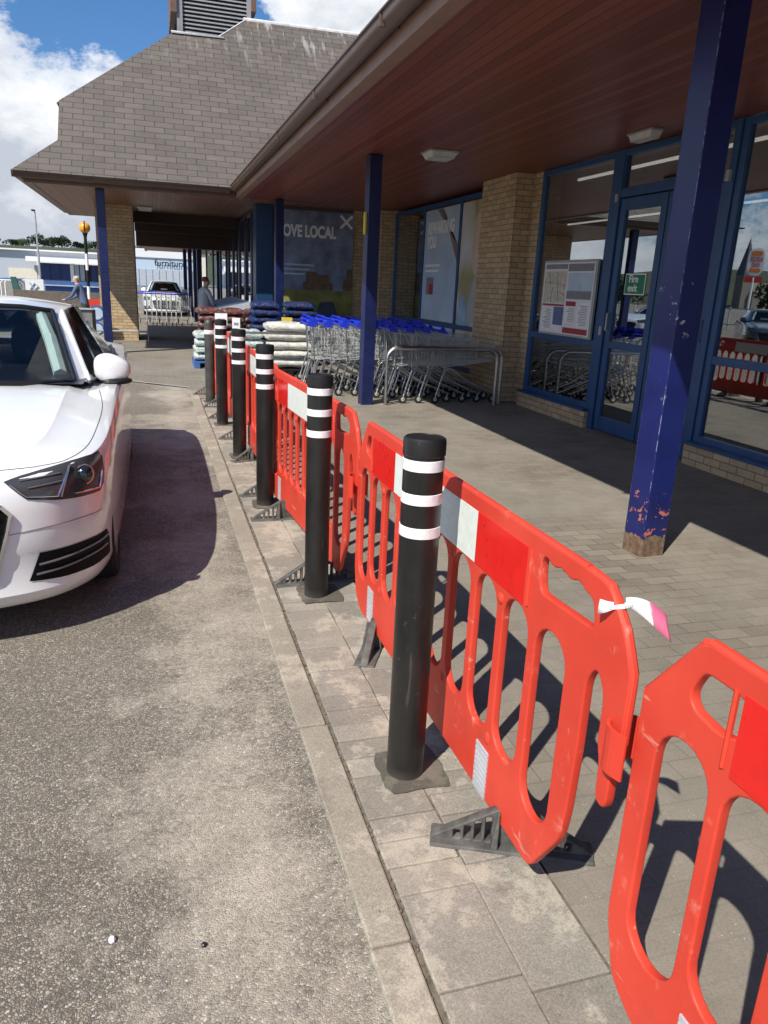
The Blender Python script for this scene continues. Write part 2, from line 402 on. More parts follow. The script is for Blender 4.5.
def concrete_mat(name, c1, c2, scale=2.0, spk=.4, grain=120, bstr=.4, stain=.75):
    m, nt, b = nmat(name); L = nt.links; co = coord(nt)
    f = noise(nt, co, scale, 8, .7); c = ramp(nt, f, [(.28, c1), (.72, c2)])
    g = noise(nt, co, grain, 3, .65); c = mixc(nt, spk, c, ramp(nt, g, [(.3,(.35,.33,.3)),(.7,(1,1,1))]), 'MULTIPLY')
    w1 = noise(nt, co, 3.1, 9, .78); w = ramp(nt, w1, [(.515,(0,0,0)),(.56,(.65,.65,.65)),(.70,(1,1,1))])
    c = mixc(nt, mth(nt,'MULTIPLY', w, stain), c, (.52,.468,.38))
    d = ramp(nt, noise(nt, co, 3.7, 7, .7), [(.30,(1,1,1)),(.42,(0,0,0))]); c = mixc(nt, mth(nt,'MULTIPLY', d, .55), c, tuple(x*.45 for x in c1))
    h = ramp(nt, noise(nt, co, 70, 2, .5), [(.70,(0,0,0)),(.74,(1,1,1))]); c = mixc(nt, mth(nt,'MULTIPLY', h, .5), c, (.10,.09,.08))
    L.new(c, b.inputs['Base Color']); b.inputs['Roughness'].default_value = .9
    s2_ = ramp(nt, noise(nt, co, 240, 2, .6), [(.35,(.6,.58,.55)),(.65,(1,1,1))]); c = mixc(nt, .6, c, s2_, 'MULTIPLY'); L.new(c, b.inputs['Base Color'])
    bump(nt, g, bstr, .003, b); return m
M['kerb_stone'] = concrete_mat('kerb_stone', (.29,.262,.215), (.42,.38,.315), 2.6)
M['paver'] = concrete_mat('paver', (.26,.240,.208), (.37,.342,.296), 3.2)
M['paver_light'] = concrete_mat('paver_light', (.29,.267,.228), (.41,.376,.322), 3.2)
M['paver_dark'] = concrete_mat('paver_dark', (.23,.212,.184), (.33,.304,.262), 3.2)
M['mortar'] = concrete_mat('mortar', (.085,.077,.062), (.13,.118,.096), 5, .3, bstr=.1, stain=.2)

def paving_mat():
    m, nt, b = nmat('block_paving'); L = nt.links; co = coord(nt)
    br = nd(nt, 'ShaderNodeTexBrick', Scale=1.0); br.inputs['Brick Width'].default_value = .20
    br.inputs['Row Height'].default_value = .10; br.inputs['Mortar Size'].default_value = .004
    br.inputs['Mortar Smooth'].default_value = .4
    br.inputs['Color1'].default_value = (.290,.258,.214,1); br.inputs['Color2'].default_value = (.205,.182,.152,1)
    br.inputs['Mortar'].default_value = (.095,.083,.068,1); L.new(co, br.inputs['Vector'])
    f = ramp(nt, noise(nt, co, 1.1, 8, .68), [(.3,(.66,.65,.63)),(.7,(1.0,.98,.95))])
    c = mixc(nt, 1.0, br.outputs[0], f, 'MULTIPLY')
    # grout worn smooth by traffic: joints fade in patches
    wear = ramp(nt, noise(nt, co, .9, 5, .6), [(.36,(0,0,0)),(.56,(1,1,1))])
    sy = nt.nodes.new('ShaderNodeSeparateXYZ'); L.new(co, sy.inputs[0]); nr = ramp(nt, mth(nt,'MULTIPLY', sy.outputs[1], .2), [(.30,(1,1,1)),(.62,(0,0,0))])
    wear = mth(nt, 'MAXIMUM', wear, nr)
    c = mixc(nt, mth(nt,'MULTIPLY', wear, .80), c, ramp(nt, noise(nt, co, 3.5, 8, .7), [(.3,(.205,.184,.155)),(.7,(.30,.272,.232))]))
    g = noise(nt, co, 150, 3, .6); c = mixc(nt, .35, c, ramp(nt, g, [(.32,(.35,.33,.3)),(.68,(1,1,1))]), 'MULTIPLY')
    vo = nd(nt, 'ShaderNodeTexVoronoi', Scale=70.0); L.new(co, vo.inputs['Vector'])
    fl = mth(nt,'MULTIPLY', mth(nt,'LESS_THAN', vo.outputs['Distance'], .13), ramp(nt, noise(nt, co, 18, 3), [(.55,(0,0,0)),(.6,(1,1,1))]))
    c = mixc(nt, mth(nt,'MULTIPLY', fl, .8), c, (.58,.55,.48))
    L.new(c, b.inputs['Base Color']); b.inputs['Roughness'].default_value = .88
    bump(nt, g, .35, .003, b); return m
M['block_paving'] = paving_mat()

def glass_mat(name, tint, boost=.10, k=1.5):
    m = bpy.data.materials.new(name); m.use_nodes = True; nt = m.node_tree; nt.nodes.clear(); L = nt.links
    out = nt.nodes.new('ShaderNodeOutputMaterial'); tr = nd(nt, 'ShaderNodeBsdfTransparent', Color=(*tint,1))
    gl = nd(nt, 'ShaderNodeBsdfGlossy', Color=(.9,.95,1,1), Roughness=.008)
    fr = nd(nt, 'ShaderNodeFresnel', IOR=1.5); ge = nt.nodes.new('ShaderNodeNewGeometry'); io = mth(nt, 'MULTIPLY_ADD', ge.outputs['Backfacing'], -.8333); io.node.inputs[2].default_value = 1.5; L.new(io, fr.inputs['IOR']); f = mth(nt, 'MULTIPLY_ADD', fr.outputs[0], k); f.node.inputs[2].default_value = boost; f.node.use_clamp = True
    mx = nt.nodes.new('ShaderNodeMixShader'); L.new(f, mx.inputs[0]); L.new(tr.outputs[0], mx.inputs[1]); L.new(gl.outputs[0], mx.inputs[2])
    L.new(mx.outputs[0], out.inputs[0]); return m
M['shop_glass'] = glass_mat('shop_glass', (.62,.63,.63), .22, 1.6)
M['screen_glass'] = glass_mat('screen_glass', (.62,.68,.68), .0, .75)
def emit(name, c, s):
    m, nt, b = nmat(name); b.inputs['Emission Color'].default_value = (*c,1); b.inputs['Emission Strength'].default_value = s
    b.inputs['Base Color'].default_value = (*c,1); return m
M['tube_light'] = emit('tube_light', (1,.95,.85), 1.1)

# ------------------------------------------------------------------ world, sun, camera
w = bpy.data.worlds.new('World'); sc.world = w; w.use_nodes = True
def build_world():
    nt = w.node_tree; L = nt.links; bg = nt.nodes['Background']
    sky = nt.nodes.new('ShaderNodeTexSky'); sky.sky_type = 'NISHITA'; sky.sun_disc = False
    sky.sun_elevation = R(48.2); sky.sun_rotation = R(228.6); sky.air_density = 1.3; sky.dust_density = .4; sky.ozone_density = 2.5
    d = coord(nt, 'Generated'); sx = nt.nodes.new('ShaderNodeSeparateXYZ'); L.new(d, sx.inputs[0])
    # cloud layer: direction projected on a plane overhead plus billows near the horizon
    n1 = noise(nt, d, 2.6, 12, .62, stretch=(1,1,1.9)); n2 = noise(nt, d, 11.0, 12, .68, stretch=(1,1,1.5))
    f = mth(nt, 'MULTIPLY_ADD', n2, .38); L.new(mth(nt,'MULTIPLY', n1, .70), f.node.inputs[2])
    def blobdir(v, lo, hi, amt, prev):
        v = Vector(v).normalized(); dp = nt.nodes.new('ShaderNodeVectorMath'); dp.operation = 'DOT_PRODUCT'
        L.new(d, dp.inputs[0]); dp.inputs[1].default_value = v
        r = ramp(nt, dp.outputs['Value'], [(lo,(0,0,0)),(hi,(1,1,1))])
        k = mth(nt, 'MULTIPLY_ADD', r, amt); L.new(prev, k.node.inputs[2]); return k
    f = mth(nt, 'ADD', f, -.085)
    for (v, lo, hi, amt) in CLOUDS: f = blobdir(v, lo, hi, amt, f)
    low = ramp(nt, sx.outputs[2], [(.02,(1,1,1)),(.20,(0,0,0))]); k = mth(nt,'MULTIPLY_ADD', low, .10); L.new(f, k.node.inputs[2]); f = k
    mask = ramp(nt, f, [(.50,(0,0,0)),(.545,(.75,.75,.75)),(.60,(1,1,1))])
    n3 = noise(nt, d, 6.0, 9, .62, stretch=(1,1,1.7)); body = mth(nt, 'MULTIPLY_ADD', f, 1.1); L.new(mth(nt,'MULTIPLY', n3, 1.7), body.node.inputs[2])
    shade = ramp(nt, mth(nt,'MULTIPLY', mth(nt,'ADD', body, -1.22), 1.6), [(.0,(18.0,18.0,18.1)),(.40,(16.0,16.3,16.8)),(1.0,(9.0,9.8,11.2))])
    base = mixc(nt, 1.0, sky.outputs[0], (.74,1.20,1.82), 'MULTIPLY')
    c = mixc(nt, mask, base, shade); L.new(c, bg.inputs['Color']); bg.inputs['Strength'].default_value = .05
CLOUDS = [((-.135,.982,.135), .966, .994, .42), ((.201,.935,.292), .985, .9985, .22), ((-.015,.965,.262), .985, .998, -.30), ((-.20,.94,.28), .985, .998, -.20), ((-.9,.3,.20), .80, .98, .14)]
build_world()
sd = bpy.data.lights.new('sun', 'SUN'); sd.energy = 5.0; sd.angle = R(.53); sd.color = (1,.945,.83)
so = bpy.data.objects.new('sun', sd); COL.objects.link(so)
sdir = Vector((.67,.59,-1)).normalized(); so.rotation_euler = sdir.to_track_quat('-Z', 'Y').to_euler(); so.location = (-10,-10,20)
cd = bpy.data.cameras.new('camera'); cam = bpy.data.objects.new('camera', cd); COL.objects.link(cam); sc.camera = cam
cd.sensor_fit = 'VERTICAL'; cd.sensor_height = 36; cd.lens = 745/1024*36; cd.clip_start = .05; cd.clip_end = 6000
fwd = Vector((.28486,.91401,-.28886)).normalized()
rgt = Vector((.95752,-.28484,.04486)); rgt = (rgt-fwd*rgt.dot(fwd)).normalized(); upv = rgt.cross(fwd)
mw = Matrix((rgt, upv, -fwd)).transposed().to_4x4(); mw.translation = (0,0,1.6); cam.matrix_world = mw
vs = sc.view_settings; vs.view_transform = 'Standard'; vs.look = 'None'; vs.exposure = .34; vs.gamma = 1

# ------------------------------------------------------------------ ground
MB().quad((-3000,-3000,0),(3000,-3000,0),(3000,3000,0),(-3000,3000,0)).build('ground', M['asphalt'])['kind'] = 'structure'
ZP = .012
pv = MB(); pv.quad((1.018,-6,ZP),(5.4,-6,ZP),(5.4,45,ZP),(-1.5,45,ZP),(-1.5,13.6,ZP),(-.613,12.588,ZP),(.47,11.70,ZP),(.47,10.6,ZP),(1.018,10.6,ZP)).build('pavement', M['block_paving'])['kind'] = 'structure'
MB().quad((-9,16.5,ZP),(-1.5,16.5,ZP),(-1.5,45,ZP),(-9,45,ZP)).build('forecourt', M['block_paving'])['kind'] = 'structure'
MB().quad((-.60,12.56,.017),(.47,11.66,.017),(.475,11.695,.017),(-.595,12.595,.017)).build('painted_line', M['lead'])['kind'] = 'structure'
jd = MB(); jd.quad((.56,-6,.004),(1.03,-6,.004),(1.03,10.6,.004),(.56,10.6,.004)).build('joint_dirt', M['dirt'])['kind'] = 'structure'
kb = MB(); y = -5.6
while y < 11.4:
    j = rnd.uniform(-.004,.004); kb.box(.455+j, .563+j, y+.004, y+1.0-.004, -.05, .014); y += 1.0
kb.build('kerb', M['kerb_stone'], bevel=.006)['kind'] = 'structure'
# small paving blocks laid along the kerb (one sheet, three shades)
for shade in ('paver', 'paver_light', 'paver_dark'):
    q = MB(); rr = random.Random(3)
    for c, (x0, x1) in enumerate(((.576,.795),(.799,1.014))):
        y = -5.9 + c*.07
        while y < 10.5:
            big = y < 1.30
            h = rr.choice((.30,.42)) if big else rr.choice((.105,.21,.105,.105))
            pick = rr.choice(('paver','paver','paver_light','paver_dark','paver_light')); dz = rr.uniform(-.002,.002); xx = rr.uniform(-.003,.003)
            if pick == shade:
                q.box(x0+xx, x1+xx, y+.002, y+h-.002, -.03, .013+dz)
            y += h
    q.build('paving_blocks', M[shade], bevel=.004)['kind'] = 'structure'
# mortar patches round the bollard feet
BOLL = [(.762,2.066),(.768,3.615),(.735,5.343),(.722,6.97),(.700,8.606),(.685,10.29)]
mp = MB()
for bx, by in BOLL:
    n = 22; ring = []
    for i in range(n):
        a = 2*math.pi*i/n; k = 1/max(abs(math.cos(a)), abs(math.sin(a)))
        rad = min(k, 1.36)*rnd.uniform(.106,.118); ring.append((bx+.02+rad*math.cos(a), by+rad*1.05*math.sin(a), .0170))
    mp.add(ring, [tuple(range(n))])
mp.build('mortar_patch', M['mortar'])['kind'] = 'structure'
# weeds and grit in the joint by the kerb
gb = MB()
for i in range(420):
    y = rnd.uniform(.6,6.0); x = .570+rnd.gauss(0,.010); s = rnd.uniform(.0015,.005)
    gb.blob((x,y,.006+s*.5), s, s*rnd.uniform(.7,1.6), s, 5, 3)
gb.build('grit', M['dirt'])['kind'] = 'stuff'
st = MB().blob((-.165,1.59,.006), .009,.012,.008, 7, 5).build('pebble', M['white'], smooth=True); tag(st, 'small white stone lying alone on the grey car park tarmac', 'stone')
st = MB().blob((.055,1.52,.005), .007,.008,.006, 7, 5).build('pebble', M['dark_trim'], smooth=True); tag(st, 'small black stone lying alone on the grey car park tarmac', 'stone')

# ------------------------------------------------------------------ bollards
def make_bollard(x, y, label, old=False):
    t = thing('bollard', label, 'bollard', (x,y,0), rnd.uniform(0,6), 'bollards along the kerb')
    r = .0635
    if old:
        MB().lathe([(r,0),(r,1.03),(r*.95,1.055),(r*.7,1.085),(r*.35,1.10),(.004,1.103)], n=32).build('post', M['post_grey'], t, smooth=True)
        MB().lathe([(r+.0005,.905),(r+.0015,.907),(r+.0015,.955),(r+.0005,.957)], n=32).build('reflective_band', M['band_white'], t, smooth=True)
    else:
        MB().lathe([(r*.99,0),(r*.98,1.122)], n=36).build('post', M['black_plastic'], t, smooth=True)
        MB().lathe([(r*.985,1.123),(r*1.03,1.126),(r*1.03,1.164),(r*1.01,1.173),(r*.92,1.178),(r*.88,1.175),(r*.80,1.175),(.004,1.177)], n=36).build('cap', M['black_plastic'], t, smooth=True)
        for z in (1.080,.977,.872):
            MB().lathe([(r*.985,z),(r*.985+.0016,z+.001),(r*.985+.0016,z+.033),(r*.985,z+.034)], n=36).build('reflective_band', M['band_white'], t, smooth=True)
    return t
M['post_grey'] = plain('post_grey', (.045,.045,.043), .5, var=.4)
names = ['black three-banded bollard nearest the camera, standing in a dark mortar patch',
         'second black bollard from the camera, beside a grey barrier foot',
         'third black bollard from the camera, level with the middle of the car shadow',
         'fourth black bollard from the camera, just beyond the thin mirror shadow',
         'fifth bollard from the camera, dark grey with three white bands',
         'weathered grey bollard with a domed top and one white band, last of the row']
for i, ((x,y),l) in enumerate(zip(BOLL, names)): make_bollard(x, y, l, i == 5)

# ------------------------------------------------------------------ pedestrian barriers
def yz_mesh(splines, depth, bev, **k):
    """curve in (y,z) -> mesh with thickness along x"""
    me = curve_mesh(splines, depth, bev, **k)
    for v in me.vertices: v.co = Vector((v.co.z, v.co.x, v.co.y))
    me.flip_normals() if False else None
    return me
def make_barrier():
    t = thing('plastic_barrier', 'x', 'barrier', (0,0,0), 0, 'red plastic pedestrian barriers')
    out = [(.30,.10),(2.06,.08),(2.145,.125),(2.19,.26),(2.19,.83),(2.05,1.012),(.20,1.012),(.115,1.008),(.045,.935),(.0,.85),(.0,.64),(.018,.60),(.020,.50),(.062,.50),(.066,.60),(.082,.64),(.082,.76),(.118,.808),(.153,.76),(.153,.57),(.163,.38),(.178,.29)]
    hs = [rounded(out, .03, 3)]
    hs.append(rounded([(.15,.885),(.40,.872),(.41,.955),(.385,.975),(.35,.955),(.31,.972),(.27,.955),(.23,.972),(.20,.955),(.165,.95)], .025, 3))
    hs.append(rounded([(1.925,.882),(1.975,.862),(2.05,.872),(2.062,.90),(2.035,.955),(1.93,.955)], .02, 3))
    cs = [.32,.512,.704,.896,1.088,1.282,1.476,1.67,1.864,2.05]
    for i, c in enumerate(cs):
        wd = .150; lo = .25 if i in (0,9) else .305
        hs.append(rrect(c, (lo+.795)/2, wd, .795-lo, wd/2-.002, 5))
    hs = [hs[0]]+[list(reversed(h)) for h in hs[1:]]
    p = link_mesh('panel', yz_mesh(hs, .0075, .0045, bres=2), M['red_plastic'], t, True, ang=50)
    rl = MB().tube([(0,.21,1.006),(0,.6,1.006),(0,1.4,1.006),(0,2.04,1.006)], .0125, 8); rl.tube([(0,2.05,1.004),(0,2.185,.832),(0,2.185,.28)], .011, 8)
    rl.tube([(0,.205,1.006),(0,.12,1.0),(0,.05,.93),(0,.008,.85),(0,.01,.64)], .012, 8)
    rl.build('edge_rim', M['red_plastic'], t, smooth=True)
    for yy in (.455,1.955): MB().tube([(-.012,yy,.81),(-.012,yy,.965)], .006, 6).build('rib', M['red_plastic'], t, smooth=True)
    for s in (-1, 1):
        a, b = sorted((s*.0123, s*.0140))
        MB().box(a,b,.48,.80,.803,.965).build('red_reflector', M['red_reflector'], t)
        MB().box(a,b,.802,1.62,.803,.965).build('white_reflector', M['white_reflector'], t)
        MB().box(a,b,1.622,1.935,.803,.965).build('red_reflector', M['red_reflector'], t)
    for c in (cs[1],cs[3],cs[5],cs[7]):
        MB().blob((-.010,c+.096,.765), .010,.020,.018, 10, 6).build('moulded_boss', M['red_plastic'], t, smooth=True); MB().blob((-.010,c+.096,.305), .009,.018,.022, 10, 6).build('moulded_boss', M['red_plastic'], t, smooth=True)
    for yy in (.63,1.89):
        lb = MB()
        for k in range(9): lb.box(-.0165,-.0121,yy-.042,yy+.042,.10+k*.0185,.10+k*.0185+.0135)
        lb.build('foot_lug', M['lug_grey'], t)
    lp = []; 
    for i in range(15):
        a = R(-20 + 220*i/14); lp.append((.042*math.cos(a)*1.05, 2.222+.044*math.sin(a)))
    lp = [(.034,2.185)]+lp+[(-.034,2.185)]
    l = MB(); n = len(lp)
    o2 = [(x*1.14, 2.19+(y-2.19)*1.10) for x, y in lp]
    for i in range(n-1):
        a, b, c, d = lp[i], lp[i+1], o2[i+1], o2[i]; z0, z1 = .615, .722
        l.add([(*a,z0),(*b,z0),(*c,z0),(*d,z0),(*a,z1),(*b,z1),(*c,z1),(*d,z1)], [(0,1,2,3),(4,7,6,5),(0,4,5,1),(2,6,7,3),(1,5,6,2),(0,3,7,4)])
    l.build('coupling_loop', M['red_plastic'], t, smooth=True)
    for yy, rz in ((.50,-.42),(1.86,1.1)):
        foot_mesh = []
        prof = rounded([(-.29,.012),(.29,.012),(.29,.03),(.05,.20),(-.05,.20),(-.29,.03)], .012, 2); holes = [prof]
        for sgn in (-1,1):
            for k, xx in enumerate((.085,.122,.159,.196)):
                hgt = .20-(xx-.05)*.71-.045
                if hgt > .035: holes.append(list(reversed(rrect(sgn*xx, .03+hgt/2, .024, hgt-.01, .005, 2))))
        me = curve_mesh(holes, .012, .004, bres=1)
        for v in me.vertices: v.co = Vector((v.co.x, v.co.z, v.co.y))
        me.flip_normals()
        ft = link_mesh('foot', me, M['foot_rubber'], t, False); ft.location = (.035 if rz < 0 else 0, yy-.02, 0); ft.rotation_euler = (0,0,rz); ft.scale = (.84,1,.72)
        pl = MB(); pl.add([(-.29,-.05,.012),(.29,-.05,.012),(.29,.05,.012),(-.29,.05,.012),(-.285,-.045,.03),(.285,-.045,.03),(.285,.045,.03),(-.285,.045,.03)],
               [(0,3,2,1),(4,5,6,7),(0,1,5,4),(1,2,6,5),(2,3,7,6),(3,0,4,7)])
        for sgn in (-1,1):
            pl.add([(sgn*.05,-.045,.03),(sgn*.05,.045,.03),(sgn*.05,.03,.19),(sgn*.05,-.03,.19),(sgn*.075,-.045,.03),(sgn*.075,.045,.03),(sgn*.058,.03,.19),(sgn*.058,-.03,.19)],
               [(0,1,2,3),(4,7,6,5),(0,3,7,4),(1,5,6,2),(3,2,6,7)])
        pl.build('foot_plate', M['foot_rubber'], ft, bevel=.004)
    return t
M['foot_rubber'] = plain('foot_rubber', (.085,.082,.076), .7, var=.55, scale=14, bmp=.3, bscale=50)
M['lug_grey'] = plain('lug_grey', (.42,.44,.48), .4, var=.15)
br1 = make_barrier(); br1.location = (.93,1.17,0); br1.rotation_euler = (0,0,R(.3))
br1['label'] = 'red plastic barrier with shredded tape knotted to its near end, behind the nearest bollard'
dup(br1, (.968,-1.045,0), R(.6), 'red plastic barrier cut off by the bottom right corner of the photo')
def feet(root, poses):
    for ft, (x, y, rz) in zip([c for c in root.children if c.name.startswith('foot') and 'lug' not in c.name], poses): ft.location = (x,y,0); ft.rotation_euler = (0,0,rz)
    root.scale = (1,.925,1); return root
feet(dup(br1, (.930,3.415,0), R(3.4), 'red plastic barrier standing behind the second bollard'), [(-.10,.42,.02),(-.01,1.69,-.05)])
feet(dup(br1, (.850,5.42,0), R(.6), 'red plastic barrier standing behind the third bollard'), [(-.03,.20,.1),(.02,1.5,.35)])
feet(dup(br1, (.835,7.42,0), R(.8), 'red plastic barrier standing behind the fourth and fifth bollards'), [(-.0,.36,-.2),(.0,1.75,0)])
feet(dup(br1, (.80,9.43,0), R(.8), 'farthest red plastic barrier, its end foot showing beside the domed bollard'), [(0,.45,0),(-.05,1.68,.1)])
# tape
tp = thing('tape_remnant', 'torn red and white hazard tape knotted to a red barrier end', 'hazard tape', (.93,1.262,.965))
def ribbon(pts, wid, m, name):
    q = MB(); k = len(pts)
    for a, b_ in zip(pts, wid):
        P, W = Vector(a), Vector(b_); q.v += [tuple(P-W), tuple(P), tuple(P+W*.95+Vector((.002,0,.001)))]
    for i in range(k-1):
        for j in (0,1): q.f.append((i*3+j, i*3+j+1, i*3+4+j, i*3+3+j))
    o = q.build(name, m, tp, smooth=True, ang=80); s_ = o.modifiers.new('t', 'SOLIDIFY'); s_.thickness = .0012; return o
def tail(t):   # drooping strip with a slight twist
    return (.008+.094*t, -.014-.020*t+.007*math.sin(4*t), .016-.026*t-.030*t*t)
def tw(t): a = .5+.9*t; h = .009+.020*min(1,t*1.4); return (-h*.35*math.cos(a), h*.5*math.sin(a), h*math.cos(.3*a))
ta = [i/12*.66 for i in range(13)]; tb = [.66+.36*i/7 for i in range(8)]
ribbon([tail(t) for t in ta], [tw(t) for t in ta], M['tape_white'], 'white_strip')
ribbon([tail(t) for t in tb], [tw(t) for t in tb], M['tape_red'], 'red_strip')
MB().tube([(-.018,-.002,.0),(.0,-.019,.008),(.018,-.014,.010),(.018,.006,.0),(.0,.016,-.010),(-.018,.010,-.006)], [.005,.006,.007,.005,.005,.005], 6, closed=True).build('knot', M['tape_white'], tp, smooth=True)
ribbon([(-.016,-.004,.004),(-.026,.008,-.002),(-.034,.022,-.006)], [(.002,.003,.007),(.002,.003,.012),(.002,.003,.016)], M['tape_white'], 'white_strip')

# ------------------------------------------------------------------ supermarket building
XW = 5.227; ZS = 3.22
B = thing('supermarket', 'buff brick supermarket with blue window frames, wooden canopy and tiled entrance roof', 'building', (5.2,10,0))
def bp(mb, name, m, parent=B, **k): return mb.build(name, M[m], parent, world=True, **k)
# walls (butted end to end along the front)
wl = MB()
wl.box(XW+.005, 5.50, 10.06, 11.64, 0, ZS)
wl.box(XW+.005, 5.50, 16.84, 17.6, 0, ZS)
wl.box(XW+.005, 5.50, 11.64, 16.84, 0, .22)
bp(wl, 'wall', 'buff_brick')
bp(MB().box(4.44, 5.50, 17.60, 17.85, 0, ZS), 'wall', 'buff_brick'); bp(MB().box(2.60,4.44,17.60,17.85,0,ZS-.003), 'wall', 'interior_wall')
for (y0,y1) in ((8.19,10.06),(-4,6.27)):
    bp(MB().box(5.12, 5.32, y0, y1, 0, .215), 'plinth', 'buff_brick')
pr = bp(MB().box(4.96, XW+.004, 10.38, 11.55, 0, ZS-.002), 'brick_pier', 'buff_brick')
bp(MB().box(4.93, XW+.004, 17.0, 17.598, 0, ZS-.002), 'brick_pier', 'buff_brick')
pl = bp(MB().box(-1.27,-.40,20.5,21.9,0,ZS-.002), 'brick_pier', 'buff_brick'); pl['label'] = 'brick pier at the outer corner under the tiled roof'
# interior of the shop
ib = MB(); ib.box(13,13.1,-6,17.5,0,3.3).box(5.5,13,17.4,17.5,0,3.3).box(5.5,13,-6.1,-6,0,3.3)
bp(ib, 'interior_wall', 'interior_wall')
bp(MB().box(5.33,13,-6,17.4,-.05,.02), 'interior_floor', 'interior'); bp(MB().box(5.33,13,-6,17.4,3.24,3.3), 'interior_ceiling', 'interior')
for xx, y0, y1 in ((5.66,-1,9.9),(9.0,-1,16)):
    bp(MB().box(xx-.02,xx+.02,y0,y1,3.11,3.14), 'strip_lamp', 'tube_light')
sh = MB()
for k in range(5): sh.box(7.0,7.6,1+k*3.1,3.4+k*3.1,.02,1.7)
bp(sh, 'display_shelf', 'interior')
# windows: frame > pane
def window(y0, y1, z0, z1, mull=(), rails=(), bar=.085, x=XW, depth=.07, gl='shop_glass', name='window', fm='frame_blue'):
    f = MB(); xa, xb = x-depth/2, x+depth/2
    f.box(xa,xb,y0,y0+bar,z0,z1).box(xa,xb,y1-bar,y1,z0,z1)
    f.box(xa+.002,xb-.002,y0+bar,y1-bar,z0,z0+bar).box(xa+.002,xb-.002,y0+bar,y1-bar,z1-.07,z1)
    for m_ in mull: f.box(xa,xb,m_-bar/2,m_+bar/2,z0+bar,z1-.07)
    for r_ in rails: f.box(xa+.004,xb-.004,y0+bar,y1-bar,r_-.04,r_+.04)
    o = bp(f, name, fm, bevel=.006)
    bp(MB().box(x-.003,x+.003,y0+bar*.5,y1-bar*.5,z0+.04,z1-.03), 'pane', gl, parent=o); return o
window(8.23,10.05,.225,ZS-.01, rails=(1.05,))
bp(MB().box(5.10,5.20,8.20,10.05,.217,.247), 'sill', 'frame_blue'); bp(MB().box(5.10,5.20,-4,6.26,.217,.247), 'sill', 'frame_blue')
window(-4,6.25,.225,ZS-.01, mull=(4.05,2.0,0,-2), rails=(1.06,))
window(11.65,16.83,.225,ZS-.06, mull=(12.99,14.90), rails=(.97,))
fr = MB(); fr.box(XW-.055,XW+.055,8.09,8.229,.0,ZS-.012).box(XW-.055,XW+.055,6.252,6.34,0,ZS-.012).box(XW-.05,XW+.05,6.34,8.09,2.70,2.80).box(XW-.05,XW+.05,6.34,8.09,3.14,ZS-.012)
dfm = bp(fr, 'door_frame', 'frame_blue', bevel=.006); bp(MB().box(XW-.003,XW+.003,6.34,8.09,2.80,3.14), 'pane', 'shop_glass', parent=dfm)
for (y0,y1) in ((7.225,8.08),(6.35,7.205)):
    f = MB(); b_ = .10; xa, xb = XW-.03, XW+.03
    f.box(xa,xb,y0,y0+b_,.03,2.69).box(xa,xb,y1-b_,y1,.03,2.69).box(xa+.002,xb-.002,y0+b_,y1-b_,.03,.20).box(xa+.002,xb-.002,y0+b_,y1-b_,2.56,2.69).box(xa+.004,xb-.004,y0+b_,y1-b_,1.02,1.10)
    d = bp(f, 'door', 'frame_blue', bevel=.006)
    bp(MB().box(XW-.003,XW+.003,y0+b_*.6,y1-b_*.6,.10,2.6), 'pane', 'shop_glass', parent=d)
    hy = y1-.05 if y0 > 7 else y0+.05
    bp(MB().tube([(XW-.034,hy,1.22),(XW-.06,hy,1.22),(XW-.06,hy,1.42),(XW-.034,hy,1.42)], .012), 'handle', 'galv', parent=d, smooth=True)
bp(MB().box(XW-.09,XW-.052,6.28,6.33,2.68,2.78), 'door_hinge', 'galv'); bp(MB().box(XW-.07,XW-.052,8.11,8.16,2.66,2.74).box(XW-.07,XW-.052,8.11,8.16,1.16,1.26), 'door_hinge', 'galv')
# canopy: soffit, fascia, gutter
bp(MB().box(1.80,5.60,-4.5,16.6,ZS,ZS+.03), 'soffit', 'soffit_wood')
bp(MB().box(1.70,1.83,-4.5,16.60,ZS-.022,ZS+.16), 'fascia', 'fascia_light', bevel=.006)
def gutter(mb, path):  # half-round gutter swept along a straight line
    prof = [(-.075,.0),(-.072,-.035),(-.05,-.065),(-.01,-.078),(.03,-.072),(.055,-.05),(.06,.0)]
    return prof
def sweep_y(prof, x, z, y0, y1):
    m = MB(); n = len(prof)
    for (y) in (y0, y1): m.v += [(x+a, y, z+b) for a, b in prof]
    for i in range(n-1): m.f.append((i, i+n, i+1+n, i+1))
    m.f.append((n-1, 2*n-1, n, 0)); m.f.append(tuple(range(n))); m.f.append(tuple(range(2*n-1, n-1, -1))); return m
GP = [(-.085,.03),(-.085,.018),(-.070,.015),(-.068,-.03),(-.045,-.062),(-.005,-.078),(.035,-.070),(.058,-.045),(.062,.03)]
bp(sweep_y(GP, 1.635, 3.365, -4.5, 16.33), 'gutter', 'gutter_brown', smooth=True, ang=50)
for k in range(9): bp(MB().box(1.556,1.70,-3.6+k*2.3,-3.57+k*2.3,3.30,3.40), 'gutter_bracket', 'gutter_brown')
# main canopy roof behind the gutter
def slab(mb, pts, th):
    P = [Vector(p) for p in pts]; n = (P[1]-P[0]).cross(P[2]-P[0]).normalized()
    if n.z < 0: n = -n
    k = len(P); mb.add([*P, *[p-n*th for p in P]], [tuple(range(k)), tuple(reversed(range(k,2*k)))]+[(i,(i+1)%k,(i+1)%k+k,i+k) for i in range(k)])
    return mb
bp(slab(MB(), [(1.585,-4.5,3.415),(1.585,16.6,3.415),(8.6,16.6,8.32),(8.6,-4.5,8.32)], .05), 'roof', 'slate_tile')
